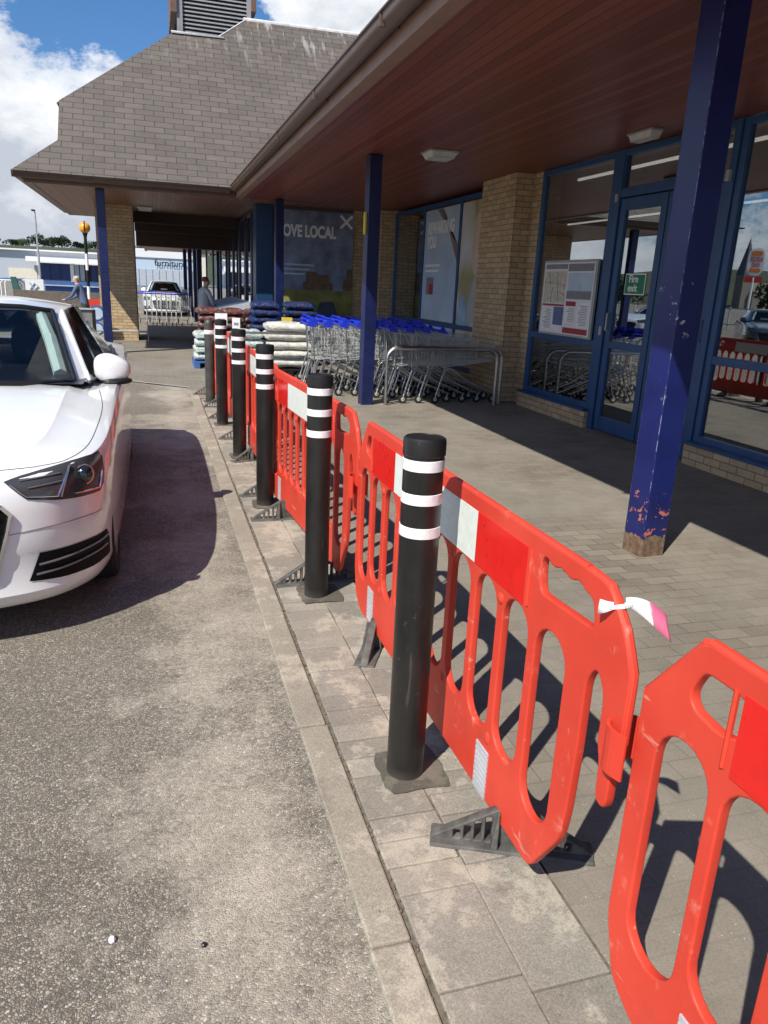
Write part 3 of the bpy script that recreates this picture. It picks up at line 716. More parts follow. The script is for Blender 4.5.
# entrance block roof: facing slope, skirt, hipped gablet, louvre
rf = slab(MB(), [(-2.42,16.345,3.365),(-1.635,17.025,4.04),(-1.64,17.88,4.89),(.68,19.885,6.895),(1.72,19.925,6.935),(2.39,20.5,7.51),(9.0,20.6,7.61),(9.0,16.35,3.365)], .04)
bp(rf, 'roof', 'slate_tile')
bp(slab(MB(), [(9,20.6,7.61),(2.39,20.6,7.51),(.68,21.2,6.9),(-1.64,23.3,4.89),(-1.635,24.1,4.04),(-2.42,24.85,3.365),(9,24.85,3.365)], .04), 'roof', 'slate_tile')
bp(slab(MB(), [(-2.42,16.345,3.362),(-2.42,24.85,3.362),(-1.64,24.1,4.036),(-1.64,17.025,4.036)], .04), 'roof', 'slate_tile')
bp(slab(MB(), [(-1.70,17.90,4.84),(-1.70,23.3,4.84),(.70,21.2,6.88),(.70,19.9,6.88)], .04), 'roof', 'slate_tile')
bp(MB().quad((-1.645,17.03,4.0),(-1.645,24.1,4.0),(-1.645,23.3,4.88),(-1.645,17.88,4.88)), 'gablet', 'slate_tile')
bp(MB().box(-2.26,1.698,16.62,16.74,ZS-.022,ZS+.14).box(-2.26,-2.14,16.74,25.2,ZS-.01,ZS+.14), 'fascia', 'fascia_brown', bevel=.006)
gm = MB(); n = len(GP)
for x in (-2.43, 1.57): gm.v += [(x, 16.47+a, 3.335+b) for a, b in GP]
for i in range(n-1): gm.f.append((i, i+1, i+1+n, i+n))
gm.f += [(n-1,0,n,2*n-1), tuple(range(n)), tuple(range(2*n-1,n-1,-1))]
bp(gm, 'gutter', 'gutter_brown', smooth=True, ang=50)
bp(sweep_y(GP, -2.36, 3.335, 16.56, 25.2), 'gutter', 'gutter_brown', smooth=True, ang=50)
bp(MB().box(-2.14,5.6,16.74,25.3,ZS+.001,ZS+.031), 'soffit', 'gable_soffit')
bp(MB().box(-.42,2.40,24.85,25.3,2.46,ZS-.001).box(-.42,2.40,23.4,23.5,2.80,ZS-.001).box(-.42,2.40,22.2,22.3,2.95,ZS-.001), 'beam', 'dark_brown')
rc = MB().tube([(2.33,20.56,7.53),(9,20.64,7.63)], .055, 8)
bp(rc, 'ridge_cap', 'lead', smooth=True)
bp(slab(MB(), [(.64,19.80,6.89),(1.80,19.84,6.93),(1.80,20.02,6.97),(.64,20.02,6.97)], .03).tube([(1.70,19.92,6.94),(2.38,20.53,7.53)], .018, 6), 'flashing', 'lead')
lv = MB().box(.80,.93,20.62,20.75,6.85,9.0).box(2.42,2.52,20.62,20.75,6.85,9.0).box(.80,2.52,22.3,22.4,6.85,9.0)
lo = bp(lv, 'roof_louvre', 'louvre_light')
sl = MB()
for k in range(24):
    z = 6.88+k*.085; sl.add([(.93,20.66,z),(2.42,20.66,z),(2.42,20.72,z+.05),(.93,20.72,z+.05),(.93,20.66,z+.018),(2.42,20.66,z+.018),(2.42,20.72,z+.068),(.93,20.72,z+.068)], [(0,3,2,1),(4,5,6,7),(0,1,5,4),(2,3,7,6),(1,2,6,5),(3,0,4,7)])
bp(sl, 'slat', 'louvre_light', parent=lo); bp(MB().box(.93,2.42,20.76,22.3,6.8,9.0), 'louvre_backing', 'louvre_dark', parent=lo)
bp(MB().box(.60,2.72,20.42,22.6,7.62,7.62+.01).box(.68,.80,20.52,22.5,7.50,8.6).box(2.52,2.64,20.52,22.5,7.72,8.6), 'louvre_cornice', 'fascia_brown', parent=lo) if False else [bp(q_, 'louvre_cornice', 'fascia_brown', parent=lo) for q_ in (MB().box(.66,.80,20.56,22.5,7.50,9.1), MB().box(2.52,2.64,20.56,22.5,7.74,9.1))]
bp(MB().add([(.5,20.4,9.1),(2.8,20.4,9.1),(2.8,22.7,9.1),(.5,22.7,9.1),(1.65,21.55,10.4)], [(0,3,2,1),(0,1,4),(1,2,4),(2,3,4),(3,0,4)]), 'louvre_roof', 'slate_tile', parent=lo)
# columns
M['column_navy'] = plain('column_navy', (.008,.014,.075), .38, var=.35, scale=8)
def column(x, y, w_, z1=ZS-.011, lab=None, m='column_navy'):
    o = MB().box(-w_/2,w_/2,-w_/2,w_/2,0,z1).build('column', M[m], None, bevel=.008)
    o.parent = B; o.location = (x-5.2, y-10, 0); o.rotation_euler = (0,0,R(4))
    if lab: o['label'] = lab
    return o
column(3.01,3.92,.185, m='pillar_paint', lab='scuffed blue pillar with chipped paint and a rusty foot')
column(2.80,10.11,.17); column(2.545,16.35,.17); column(-.93,16.95,.17)
for xx, yy in ((1.55,27.5),(1.55,30),(1.56,34.5),(1.55,39.5)): column(xx,yy,.16,2.9)
bp(MB().box(2.715,2.72,9.93,10.03,2.16,2.42) if False else MB().box(2.690,2.712,10.06,10.14,2.25,2.52), 'warning_plate', 'yellow')
# lamps under the canopy
def soffit_lamp(x, y, a, b_, z=ZS):
    o = bp(MB().box(x-a,x+a,y-b_,y+b_,z-.025,z-.001), 'ceiling_lamp', 'galv', bevel=.006)
    bp(MB().add([(x-a*.92,y-b_*.92,z-.025),(x+a*.92,y-b_*.92,z-.025),(x+a*.92,y+b_*.92,z-.025),(x-a*.92,y+b_*.92,z-.025),(x-a*.7,y-b_*.8,z-.085),(x+a*.7,y-b_*.8,z-.085),(x+a*.7,y+b_*.8,z-.085),(x-a*.7,y+b_*.8,z-.085)],
        [(4,7,6,5),(0,1,5,4),(1,2,6,5),(2,3,7,6),(3,0,4,7)]), 'diffuser', 'lamp_white', parent=o, bevel=.008)
soffit_lamp(3.45,9.45,.19,.19); soffit_lamp(4.82,7.22,.075,.21); soffit_lamp(3.6,18.4,.19,.19); soffit_lamp(-.1,20.6,.2,.2)
# porch: glazed entrance front set forward, poster wall facing the road
for k, (a, b_) in enumerate(((18.1,19.3),(19.3,20.6),(20.6,22.1),(22.1,23.8),(23.8,25.2),(25.4,28.4),(28.4,32),(32,36))):
    window(a, b_-.01, .05, ZS-.02 if k < 5 else 2.88, x=2.35, bar=.12, depth=.07, rails=(), name='window', fm='column_navy')
bp(MB().box(2.22,2.60,17.55,18.09,0,ZS-.004), 'corner_post', 'post_teal', bevel=.01)
bp(MB().box(5.4,5.5,17.85,36,0,3.2), 'wall', 'interior_wall'); bp(MB().box(2.4,5.4,36,36.1,0,3.2), 'wall', 'interior_wall')
bp(MB().box(-.2,5.5,25.31,44,2.90,3.0), 'far_canopy', 'gable_soffit'); bp(MB().box(-.32,-.2,25.31,44,2.86,3.1), 'fascia', 'fascia_brown')
bp(slab(MB(), [(-.3,25.35,3.12),(-.3,44,3.12),(6,44,6),(6,25.35,6)], .05), 'roof', 'slate_tile')
bp(MB().box(2.36,2.42,25.35,36,2.60,2.85), 'fascia_sign', 'deep_blue')

# ------------------------------------------------------------------ posters and signs on the building
RW = (R(90), 0, R(-90))          # text on the west-facing front, readable from the road
# notice board
nb = thing('notice_board', 'framed notice board with a street map and leaflets on the window left of the door', 'notice board', (XW-.04,9.0,1.08))
def npb(x, y0, y1, z0, z1, name, m, par=nb, th=.004): return MB().box(x-th,x,y0,y1,z0,z1).build(name, M[m], par, world=True)
MB().box(XW-.075,XW-.038,8.335,9.67,1.085,2.04).build('frame', M['galv'], nb, world=True, bevel=.006)
x0 = XW-.0765
npb(x0,8.37,9.635,1.115,2.01,'backing_sheet','paper'); x1 = x0-.0045
npb(x1,9.03,9.60,1.50,1.90,'map_sheet','ink_map'); npb(x1,9.03,9.60,1.93,1.99,'heading','ink_grey')
npb(x1,8.40,9.0,1.90,1.99,'heading','ink_grey'); npb(x1,8.40,8.98,1.56,1.88,'photograph','pale_blue'); npb(x1-.005,8.40,8.98,1.56,1.66,'photograph_foreground','ink_grey')
npb(x1,9.03,9.60,1.46,1.485,'heading','ink_red'); npb(x1,9.03,9.28,1.22,1.45,'leaflet','ink_blue'); npb(x1,9.32,9.58,1.15,1.44,'leaflet','white'); 
npb(x1,8.72,8.98,1.26,1.54,'leaflet','white'); npb(x1,8.42,8.68,1.22,1.52,'leaflet','white'); npb(x1,8.40,9.0,1.13,1.20,'heading','ink_red'); npb(x1-.005,8.73,8.97,1.47,1.53,'heading','ink_red')
rd = MB(); rr = random.Random(5)
for (a, b_, c, d_) in ((9.05,1.72,9.58,1.76),(9.2,1.52,9.27,1.89),(9.4,1.52,9.36,1.70),(9.42,1.74,9.52,1.89),(9.05,1.60,9.24,1.64)):
    rd.tube([(x1-.0055,a,b_),(x1-.0055,(a+c)/2,(b_+d_)/2+.015),(x1-.0055,c,d_)], .0045, 4)
rd.build('map_road', M['ink_grey'], nb, world=True)
ln = MB()
for (ya, yb, za, zb) in ((8.74,8.96,1.28,1.45),(8.44,8.66,1.24,1.50),(9.34,9.56,1.17,1.42),(9.05,9.26,1.24,1.43)):
    z = za
    while z < zb: ln.box(x1-.0075,x1-.0055,ya,yb-rr.uniform(0,.08),z,z+.007); z += .02
ln.build('print_line', M['ink_grey'], nb, world=True)
# fire exit
fe = thing('fire_exit_sign', 'green sign with white writing on the door glass reading Fire exit', 'sign', (XW-.01,7.63,1.64))
MB().box(XW-.012,XW-.006,7.44,7.82,1.64,1.87).build('plate', M['white'], fe, world=True); MB().box(XW-.0145,XW-.0125,7.452,7.808,1.652,1.858).build('green_field', M['green'], fe, world=True)
text('Fire\nexit', .115, M['white'], fe, (-.0065,.115,.135), RW, off=.002)
# rewarding you
ry = thing('window_poster', 'pale blue window poster reading REWARDING YOU', 'poster', (XW-.006,13.9,1.0))
MB().box(XW-.012,XW-.005,13.04,14.85,1.02,3.05).box(XW-.012,XW-.005,13.04,14.85,.31,.92).build('sheet', M['poster_blue'] if 'poster_blue' in M else M.setdefault('poster_blue', plain('poster_blue',(.44,.54,.69),.35,var=.15,scale=1.2)), ry, world=True)
text('REWARDING\nYOU', .30, M['white'], ry, (-.0075,.79,1.62), RW, off=.012, sx=.78)
q = MB()
for k, (l_) in enumerate((.78,.74)): q.box(XW-.0145,XW-.0125,14.72-l_,14.72,2.02-k*.10,2.06-k*.10)
q.build('print_line', M['white'], ry, world=True)
MB().box(XW-.0145,XW-.0125,14.22,14.62,1.50,1.82).build('card_picture', M['ink_grey'], ry, world=True); MB().box(XW-.0165,XW-.0148,14.22,14.45,1.50,1.70).build('card_picture', M['ink_red'], ry, world=True)
MB().add([(XW-.0145,14.2,3.04),(XW-.0145,13.9,3.04),(XW-.0145,13.05,2.05),(XW-.0145,13.05,2.35)], [(0,1,2,3)]).build('diagonal_band', M['print_brown'] if 'print_brown' in M else M.setdefault('print_brown', plain('print_brown',(.22,.17,.15),.4)), ry, world=True)
pp = thing('window_poster', 'window poster of a blurred person in pale clothes beside the brick pier', 'poster', (XW-.006,12.3,1.0))
M['print_grey'] = plain('print_grey', (.46,.46,.48), .35, var=.3, scale=1.5); M['print_olive'] = plain('print_olive', (.20,.18,.07), .35, var=.5, scale=2); M['print_skin'] = plain('print_skin', (.62,.44,.36), .35, var=.2, scale=2)
def blur_mat():
    m, nt, b = nmat('print_blur'); f = noise(nt, coord(nt), 1.1, 2, .4)
    nt.links.new(ramp(nt, f, [(.30,(.60,.60,.62)),(.43,(.52,.50,.44)),(.52,(.34,.31,.14)),(.60,(.52,.45,.36)),(.70,(.66,.66,.68))]), b.inputs['Base Color']); b.inputs['Roughness'].default_value = .35; return m
M['print_denim'] = plain('print_denim', (.30,.42,.56), .35, var=.3, scale=3)
MB().box(XW-.012,XW-.005,11.74,12.94,1.02,3.05).box(XW-.012,XW-.005,11.74,12.94,.31,.92).build('sheet', blur_mat(), pp, world=True)
xx = XW-.013
def flat(pts, m, name, par, r=.12, d=0):
    P = rounded(pts, r, 5); MB().add([(xx-d, a, b_) for a, b_ in P], [tuple(range(len(P)))]).build(name, M[m], par, world=True)
flat([(12.30,1.85),(12.42,2.35),(12.28,2.85),(11.95,2.98),(11.76,2.7),(11.76,1.85)], 'print_skin', 'printed_face', pp, .15, .001)
flat([(12.4,.99),(12.45,1.3),(12.15,1.95),(11.76,2.05),(11.76,.99)], 'print_grey', 'printed_jumper', pp, .2, .002)
flat([(12.90,.99),(12.88,1.35),(12.72,1.55),(12.5,1.45),(12.4,.99)], 'print_denim', 'printed_sleeve', pp, .1, .003)
# love local
lp = thing('wall_poster', 'dark landscape poster reading LOVE LOCAL on the porch wall', 'poster', (3.55,17.58,.4))
def wp(x0,x1,z0,z1,name,m,d): return MB().box(x0,x1,17.57-d-.003,17.57-d,z0,z1).build(name, M[m], lp, world=True)
MB().box(2.70,4.44,17.572,17.598,.40,3.15).build('sheet', M['skyprint'], lp, world=True)
M['field_print'] = plain('field_print', (.20,.20,.055), .6, var=.5, scale=3); M['dusk_print'] = plain('dusk_print', (.05,.06,.10), .6, var=.5, scale=2); M['ruin_print'] = plain('ruin_print', (.16,.10,.06), .6, var=.4, scale=8)
wp(2.70,4.44,.40,1.45,'print_field','field_print',.001)
def wflat(pts, m, d, name):
    P = rounded(pts, .03, 3); MB().add([(a, 17.567-d, b_) for a, b_ in P], [tuple(range(len(P)))]).build(name, M[m], lp, world=True)
wflat([(3.28,1.46),(3.28,1.62),(3.36,1.64),(3.36,1.86),(3.60,1.86),(3.62,1.80),(3.88,1.80),(3.90,1.62),(3.98,1.6),(3.98,1.46)], 'ruin_print', .004, 'print_building')
wflat([(4.22,1.46),(4.22,1.70),(4.30,1.72),(4.30,1.95),(4.43,1.95),(4.43,1.46)], 'ruin_print', .004, 'print_building')
wflat([(3.6,1.0),(3.7,1.2),(4.0,1.22),(4.1,.95),(3.9,.8)], 'dusk_print', .004, 'print_pond')
lt = text('LOVE LOCAL', .34, M['poster_white'] if 'poster_white' in M else M.setdefault('poster_white', plain('poster_white',(.85,.85,.86),.5)), lp, (-.84,-.016,2.20), (R(90),0,0), off=.014, sx=.66)
q = MB()
for k, l_ in enumerate((.78,.68,.58)): q.box(2.75,2.75+l_,17.560,17.565,1.98-k*.10,2.015-k*.10)
q.build('print_line', M['pale_blue'], lp, world=True)
MB().add([(4.10,17.55,3.08),(4.15,17.55,3.11),(4.42,17.55,2.84),(4.37,17.55,2.81)], [(0,1,2,3)]).add([(4.10,17.549,2.84),(4.15,17.549,2.81),(4.42,17.549,3.08),(4.37,17.549,3.11)], [(0,1,2,3)]).build('saltire_mark', M['poster_white'], lp, world=True)

# ------------------------------------------------------------------ cars
def lerp(a, xs, ys):
    if a <= xs[0]: return ys[0]
    for i in range(len(xs)-1):
        if a <= xs[i+1]:
            t = (a-xs[i])/(xs[i+1]-xs[i]); return ys[i]+(ys[i+1]-ys[i])*t
    return ys[-1]
def smooth_poly(P, n=4):
    out = []; k = len(P)
    for i in range(k-1):
        p0, p1, p2, p3 = (Vector(P[max(0,i-1)]), Vector(P[i]), Vector(P[i+1]), Vector(P[min(k-1,i+2)]))
        for j in range(n):
            t = j/n; out.append(tuple(.5*((2*p1)+(p2-p0)*t+(2*p0-5*p1+4*p2-p3)*t*t+(3*p1-p0-3*p2+p3)*t**3)))
    out.append(tuple(P[-1])); return out
def make_car(loc, label, paint):
    t = thing('parked_car', label, 'car', loc, 0, 'parked cars')
    half = smooth_poly([(0,0),(.16,.008),(.32,.028),(.48,.075),(.60,.125),(.70,.195),(.785,.30),(.848,.42),(.884,.58),(.904,.80),(.914,1.1),(.920,1.6),(.921,2.3),(.918,3.0),(.908,3.6),(.885,4.1),(.84,4.42),(.74,4.60),(.55,4.69),(.28,4.72),(0,4.73)], 3)
    hs = ([0,.1,.3,.5,.8,1.2,1.6,2.4,3.4,4.2,4.73],[.735,.750,.785,.805,.845,.890,.925,.950,.970,.985,.96])
    cr = ([0,.15,.5,1.2,1.45,1.7,3.9,4.2,4.73],[.012,.030,.050,.085,.085,.0,.0,.05,.03])
    lev = [(.17,.955,.06),(.20,.975,.02),(.24,.988,.0),(.30,.990,.012),(.42,.996,.006),(.44,1.0,.0),(.52,1.0,.002),(.60,1.0,.004)]
    rows = []
    def ring(fz, sx, fo):
        out = []
        for x, y in half:
            f = max(0, 1-y/1.0); b = max(0, 1-(4.73-y)/1.0)
            out.append((x*sx, y+fo*f-fo*b, fz(x, y)))
        return out
    for z, sx, fo in lev: rows.append(ring(lambda x, y, z=z: z, sx, fo))
    for k, sx, fo in ((.35,1.0,.012),(.62,.997,.026),(.84,.990,.045),(.96,.978,.060),(1.0,.962,.075)):
        rows.append(ring(lambda x, y, k=k: .60+(lerp(y,*hs)-.60)*k, sx, fo))
    top = rows[-1]
    for k in (.94,.84,.76,.73,.70,.55,.35,.15,0):
        rr_ = []
        for (x, y, z) in top:
            c = lerp(y,*cr)
            bumpz = .014*max(0,1-abs(k-.73)/.05)*max(0,min(1,(y-.15)*3))*max(0,min(1,(1.6-y)*3))
            rr_.append((x*k, y, z+c*(1-k**3.6)+bumpz))
        rows.append(rr_)
    v = []; f = []; n = len(half)
    for r_ in rows:
        v += [(x,y,z) for x,y,z in r_]
    m_ = len(v)
    for r_ in rows: v += [(-x,y,z) for x,y,z in r_]
    for i in range(len(rows)-1):
        for j in range(n-1):
            a = i*n+j; f.append((a,a+1,a+1+n,a+n)); f.append((m_+a,m_+a+n,m_+a+1+n,m_+a+1))
    f.append(tuple(reversed(range(n))) + tuple(m_+j for j in range(1,n-1)))
    me = bpy.data.meshes.new('body'); me.from_pydata(v, [], f); bm = bmesh.new(); bm.from_mesh(me)
    bmesh.ops.remove_doubles(bm, verts=bm.verts, dist=.0015); bmesh.ops.dissolve_degenerate(bm, edges=bm.edges, dist=.0008)
    bmesh.ops.recalc_face_normals(bm, faces=bm.faces); bm.to_mesh(me); bm.free()
    bvh = BVHTree.FromPolygons([tuple(q.co) for q in me.vertices], [tuple(p.vertices) for p in me.polygons])
    tmp = bpy.data.objects.new('tmp', me); COL.objects.link(tmp)
    cut = MB()
    for s in (-1,1):
        for wy in (.905,3.725): cut.tube([(s*.60,wy,.325),(s*1.1,wy,.325)], .343, 36)
    co = cut.build('cut', M['rubber']); bo = tmp.modifiers.new('b','BOOLEAN'); bo.operation = 'DIFFERENCE'; bo.object = co; bo.solver = 'EXACT'
    dg = bpy.context.evaluated_depsgraph_get(); me2 = bpy.data.meshes.new_from_object(tmp.evaluated_get(dg))
    bpy.data.objects.remove(tmp); bpy.data.objects.remove(co)
    me2.materials.clear(); me2.name = 'body'
    body = link_mesh('body', me2, M[paint], t, True, ang=28)
    # glasshouse
    b_ = [(0,1.27,1.0),(.40,1.35,.992),(.665,1.56,.978),(.735,1.68,.965),(.785,2.05,.962),(.815,2.6,.972),(.80,3.3,.982),(.75,3.85,1.0),(.66,4.12,1.03),(.35,4.25,1.05),(0,4.27,1.06)]
    t_ = [(0,2.10,1.385),(.33,2.13,1.378),(.495,2.20,1.356),(.545,2.29,1.350),(.568,2.45,1.366),(.572,2.75,1.376),(.558,3.2,1.356),(.52,3.6,1.30),(.47,3.72,1.27),(.3,3.68,1.31),(0,3.66,1.325)]
    def mir(p): return (-p[0],p[1],p[2])
    roof = MB(); K = [1,.9,.7,.4,0]
    for i in range(10):
        for a in range(4):
            def P(q, k): return (q[0]*k, q[1], q[2]+(.052*max(0,min(1,(q[1]-2.05)*1.8))*max(.25,min(1,(3.75-q[1])*1.5)))*(1-k*k))
            q = [P(t_[i],K[a]),P(t_[i+1],K[a]),P(t_[i+1],K[a+1]),P(t_[i],K[a+1])]
            roof.quad(*q); roof.quad(*[mir(p) for p in reversed(q)])
    for i in (2,7):
        q = [b_[i],b_[i+1],t_[i+1],t_[i]]; roof.quad(*q); roof.quad(*[mir(p) for p in reversed(q)])
    for s in (1,-1):
        roof.tube([(s*p[0],p[1],p[2]) for p in (b_[3],t_[3])], .014, 6).tube([(s*p[0],p[1],p[2]) for p in t_[3:8]], .010, 6)
    me3 = bpy.data.meshes.new('roof'); me3.from_pydata(roof.v, [], roof.f); bm = bmesh.new(); bm.from_mesh(me3)
    bmesh.ops.remove_doubles(bm, verts=bm.verts, dist=.001); bmesh.ops.recalc_face_normals(bm, faces=bm.faces); bm.to_mesh(me3); bm.free()
    link_mesh('roof', me3, M[paint], t, True, ang=40)
    ws = MB()
    for i in (0,1):
        q = [b_[i],b_[i+1],t_[i+1],t_[i]]; ws.quad(*q); ws.quad(*[mir(p) for p in reversed(q)])
    wsc = ws.build('windscreen', M['screen_glass'], t)
    sl_ = MB()
    for s in (1,-1):
        sl_.tube([(s*p[0],p[1],p[2]) for p in b_[:3]], .018, 6).tube([(s*b_[2][0],b_[2][1],b_[2][2]),(s*t_[2][0],t_[2][1],t_[2][2])], .016, 6).tube([(s*p[0],p[1],p[2]) for p in t_[:3]], .014, 6)
    sl_.build('screen_seal', M['dark_trim'], wsc, smooth=True)
    rs = MB()
    for i in (8,9):
        q = [b_[i],b_[i+1],t_[i+1],t_[i]]; rs.quad(*q); rs.quad(*[mir(p) for p in reversed(q)])
    rs.build('rear_window', M['dark_glass'], t)
    for s in (1,-1):
        sw = MB()
        for i in (3,4,5,6):
            q = [b_[i],b_[i+1],t_[i+1],t_[i]]; q = [(s*p[0],p[1],p[2]) for p in q]; sw.quad(*(q if s > 0 else reversed(q)))
        o = sw.build('side_window', M['dark_glass'], t)
        MB().tube([(s*(p[0]+.006),p[1],p[2]+.004) for p in b_[3:8]], .010, 6).build('window_trim', M['dark_trim'], o)
    # cabin seen through the screen
    MB().add([(-.72,1.40,.985),(.72,1.40,.985),(.72,3.9,.985),(-.72,3.9,.985)], [(0,1,2,3)]).add([(-.66,1.5,.995),(.66,1.5,.995),(.66,2.0,1.03),(-.66,2.0,1.03)], [(0,1,2,3)]).build('dashboard', M['dark_trim'], t)
    for s in (1,-1):
        st_ = MB().blob((s*.36,2.75,1.08), .22,.09,.16, 12, 8, .6); st_.blob((s*.36,2.78,1.26), .12,.05,.075, 10, 6, .7)
        st_.build('seat', M['interior'], t, smooth=True)
        MB().tube([(s*.575,1.66,1.01),(s*.50,1.95,1.19),(s*.425,2.19,1.325)], [.04,.04,.034], 6).build('pillar_trim', M['trim_grey'], t, smooth=True)
    # front details wrapped on the skin
    def patch(poly, name, m, parent=t, off=.004, mirror=True, step=.03):
        out = None
        for s in ((1,-1) if mirror else (1,)):
            bm = bmesh.new(); vs_ = [bm.verts.new((p[0],0,p[1])) for p in poly]; bm.faces.new(vs_)
            xs = [p[0] for p in poly]; x = min(xs)+step
            while x < max(xs)-.002:
                g = bm.verts[:]+bm.edges[:]+bm.faces[:]; bmesh.ops.bisect_plane(bm, geom=g, plane_co=(x,0,0), plane_no=(1,0,0)); x += step
            zs = [p[1] for p in poly]; z = min(zs)+step
            while z < max(zs)-.002:
                g = bm.verts[:]+bm.edges[:]+bm.faces[:]; bmesh.ops.bisect_plane(bm, geom=g, plane_co=(0,0,z), plane_no=(0,0,1)); z += step
            for q in bm.verts:
                h = bvh.ray_cast(Vector((q.co.x,-2,q.co.z)), Vector((0,1,0)))
                if h[0] is None: continue
                nn = h[1] if h[1].y < 0 else -h[1]; q.co = h[0]+nn*off
                q.co.x *= s
            bmesh.ops.recalc_face_normals(bm, faces=bm.faces)
            for q in bm.faces:
                if q.normal.y > 0: q.normal_flip()
            me_ = bpy.data.meshes.new(name); bm.to_mesh(me_); bm.free()
            o = link_mesh(name, me_, M[m], parent, True, ang=60)
            out = out or o
        return out
    def onskin(x, z, off=.006):
        h = bvh.ray_cast(Vector((x,-2,z)), Vector((0,1,0))); nn = h[1] if h[1].y < 0 else -h[1]; return h[0]+nn*off
    hl = [(.490,.738),(.55,.752),(.624,.764),(.741,.780),(.845,.788),(.860,.76),(.866,.70),(.862,.64),(.847,.612),(.77,.622),(.683,.638),(.643,.648),(.575,.660)]
    patch(hl, 'headlight', 'lamp_black')
    hls = [o for o in t.children if o.name.startswith('headlight')]
    for s, hp in ((1,hls[0]),(-1,hls[-1])):
        c = onskin(.792,.715,.002); c.x *= s
        dr = Vector((s*.5,-.85,.05))
        MB().blob((c.x,c.y,c.z), .040,.034,.040, 16, 10).build('projector_lens', M['dark_glass'], hp, smooth=True)
        rg = [c+Matrix.Rotation(2*math.pi*i/24,4,dr.normalized())@(dr.orthogonal().normalized()*.044) for i in range(24)]
        MB().tube(rg, .004, 6, closed=True).build('lens_ring', M['chrome'], hp, smooth=True)
        def strip(pts, r_): 
            P_ = []
            for i in range(len(pts)-1):
                for k in range(6):
                    a = k/6; x = pts[i][0]*(1-a)+pts[i+1][0]*a; z = pts[i][1]*(1-a)+pts[i+1][1]*a
                    q = onskin(x,z,.006); q.x *= s; P_.append(q)
            q = onskin(*pts[-1],.006); q.x *= s; P_.append(q); return MB().tube(P_, r_, 6)
        strip([(.515,.725),(.575,.672),(.643,.662),(.69,.655),(.725,.745)], .0042).build('running_light', M['chrome'], hp, smooth=True)
        strip([(.735,.765),(.715,.70),(.70,.648)], .0055).build('divider', M['lamp_grey'], hp, smooth=True)
        strip([(.55,.735),(.70,.745)], .0035).build('reflector', M['lamp_grey'], hp, smooth=True); strip([(.58,.705),(.705,.713)], .0035).build('reflector', M['lamp_grey'], hp, smooth=True)
        strip([(.75,.648),(.845,.632),(.855,.70)], .005).build('reflector', M['chrome'], hp, smooth=True)
    it = [(.862,.400),(.868,.34),(.866,.262),(.80,.262),(.70,.272),(.556,.290),(.605,.415),(.70,.412),(.80,.406)]
    patch(it, 'air_intake', 'intake_black')
    its = [o for o in t.children if o.name.startswith('air_intake')]
    for s, ip in ((1,its[0]),(-1,its[-1])):
        for zz in (.318,.362):
            P_ = []
            for k in range(14):
                x = .585+(.270)*k/13+(zz-.318)*.3; q = onskin(min(x,.862), zz+.012*k/13, .009); q.x *= s; P_.append(q)
            MB().tube(P_, .0055, 6).build('intake_slat', M['lamp_grey'], ip, smooth=True)
    gr = [(-.475,.645),(.475,.645),(.508,.605),(.492,.535),(.43,.33),(.40,.31),(-.40,.31),(-.43,.33),(-.492,.535),(-.508,.605)]
    g = patch(gr, 'grille', 'intake_black', mirror=False, step=.04)
    P_ = []
    for i in range(len(gr)):
        a, b2 = gr[i], gr[(i+1) % len(gr)]
        for k in range(8): P_.append(onskin(a[0]+(b2[0]-a[0])*k/8, a[1]+(b2[1]-a[1])*k/8, .008))
    MB().tube(P_, .010, 6, closed=True).build('grille_frame', M['chrome'], g, smooth=True)
    for k in range(6):
        z = .36+k*.048; xm = .40+.25*(z-.33)
        MB().tube([onskin(-xm+2*xm*i/12, z, .008) for i in range(13)], .006, 6).build('grille_bar', M['lamp_grey'], g, smooth=True)
    # seams and sensor
    sm = []
    for s in (1,-1):
        pts = [(.50+.35*i_/24, .517+.010*math.sin(math.pi*i_/24)) for i_ in range(25)]
        q = []
        for x, z in pts:
            h = onskin(x, z, .0008); h.x *= s; q.append(h)
        MB().tube([a_.lerp(b_2, k_/6) for a_, b_2 in zip(q, q[1:]) for k_ in range(6)]+[q[-1]], .0018, 5).build('panel_gap', M['lamp_grey'], t)
        c = onskin(.815,.505,.0); c.x *= s; MB().blob(tuple(c), .010,.010,.010, 10, 6).build('parking_sensor', M[paint], t, smooth=True)
    def ontop(x, y, off=.001):
        h = bvh.ray_cast(Vector((x,y,3)), Vector((0,0,-1))); return h[0]+h[1]*off if h[1].z > 0 else h[0]-h[1]*off
    for s in (1,-1):
        P_ = [ontop(s*a_, b_2) for a_, b_2 in smooth_poly([(.60,.245),(.72,.33),(.795,.50),(.828,.80),(.835,1.15),(.80,1.50)], 8)]
        MB().tube(P_, .0016, 5).build('bonnet_gap', M['dark_trim'], t)
        P_ = [Vector((s*.05+s*.52*i_/10, 1.40+.02*i_/10+.10*(i_/10)**2, 1.004-.018*i_/10)) for i_ in range(11)]
        MB().tube(P_, .008, 6).build('wiper', M['dark_trim'], t, smooth=True)
    MB().tube([ontop(-.60+1.2*i_/30, .14+.105*(abs(-.60+1.2*i_/30)/.6)**2.5) for i_ in range(31)], .0016, 5).build('bonnet_gap', M['dark_trim'], t)
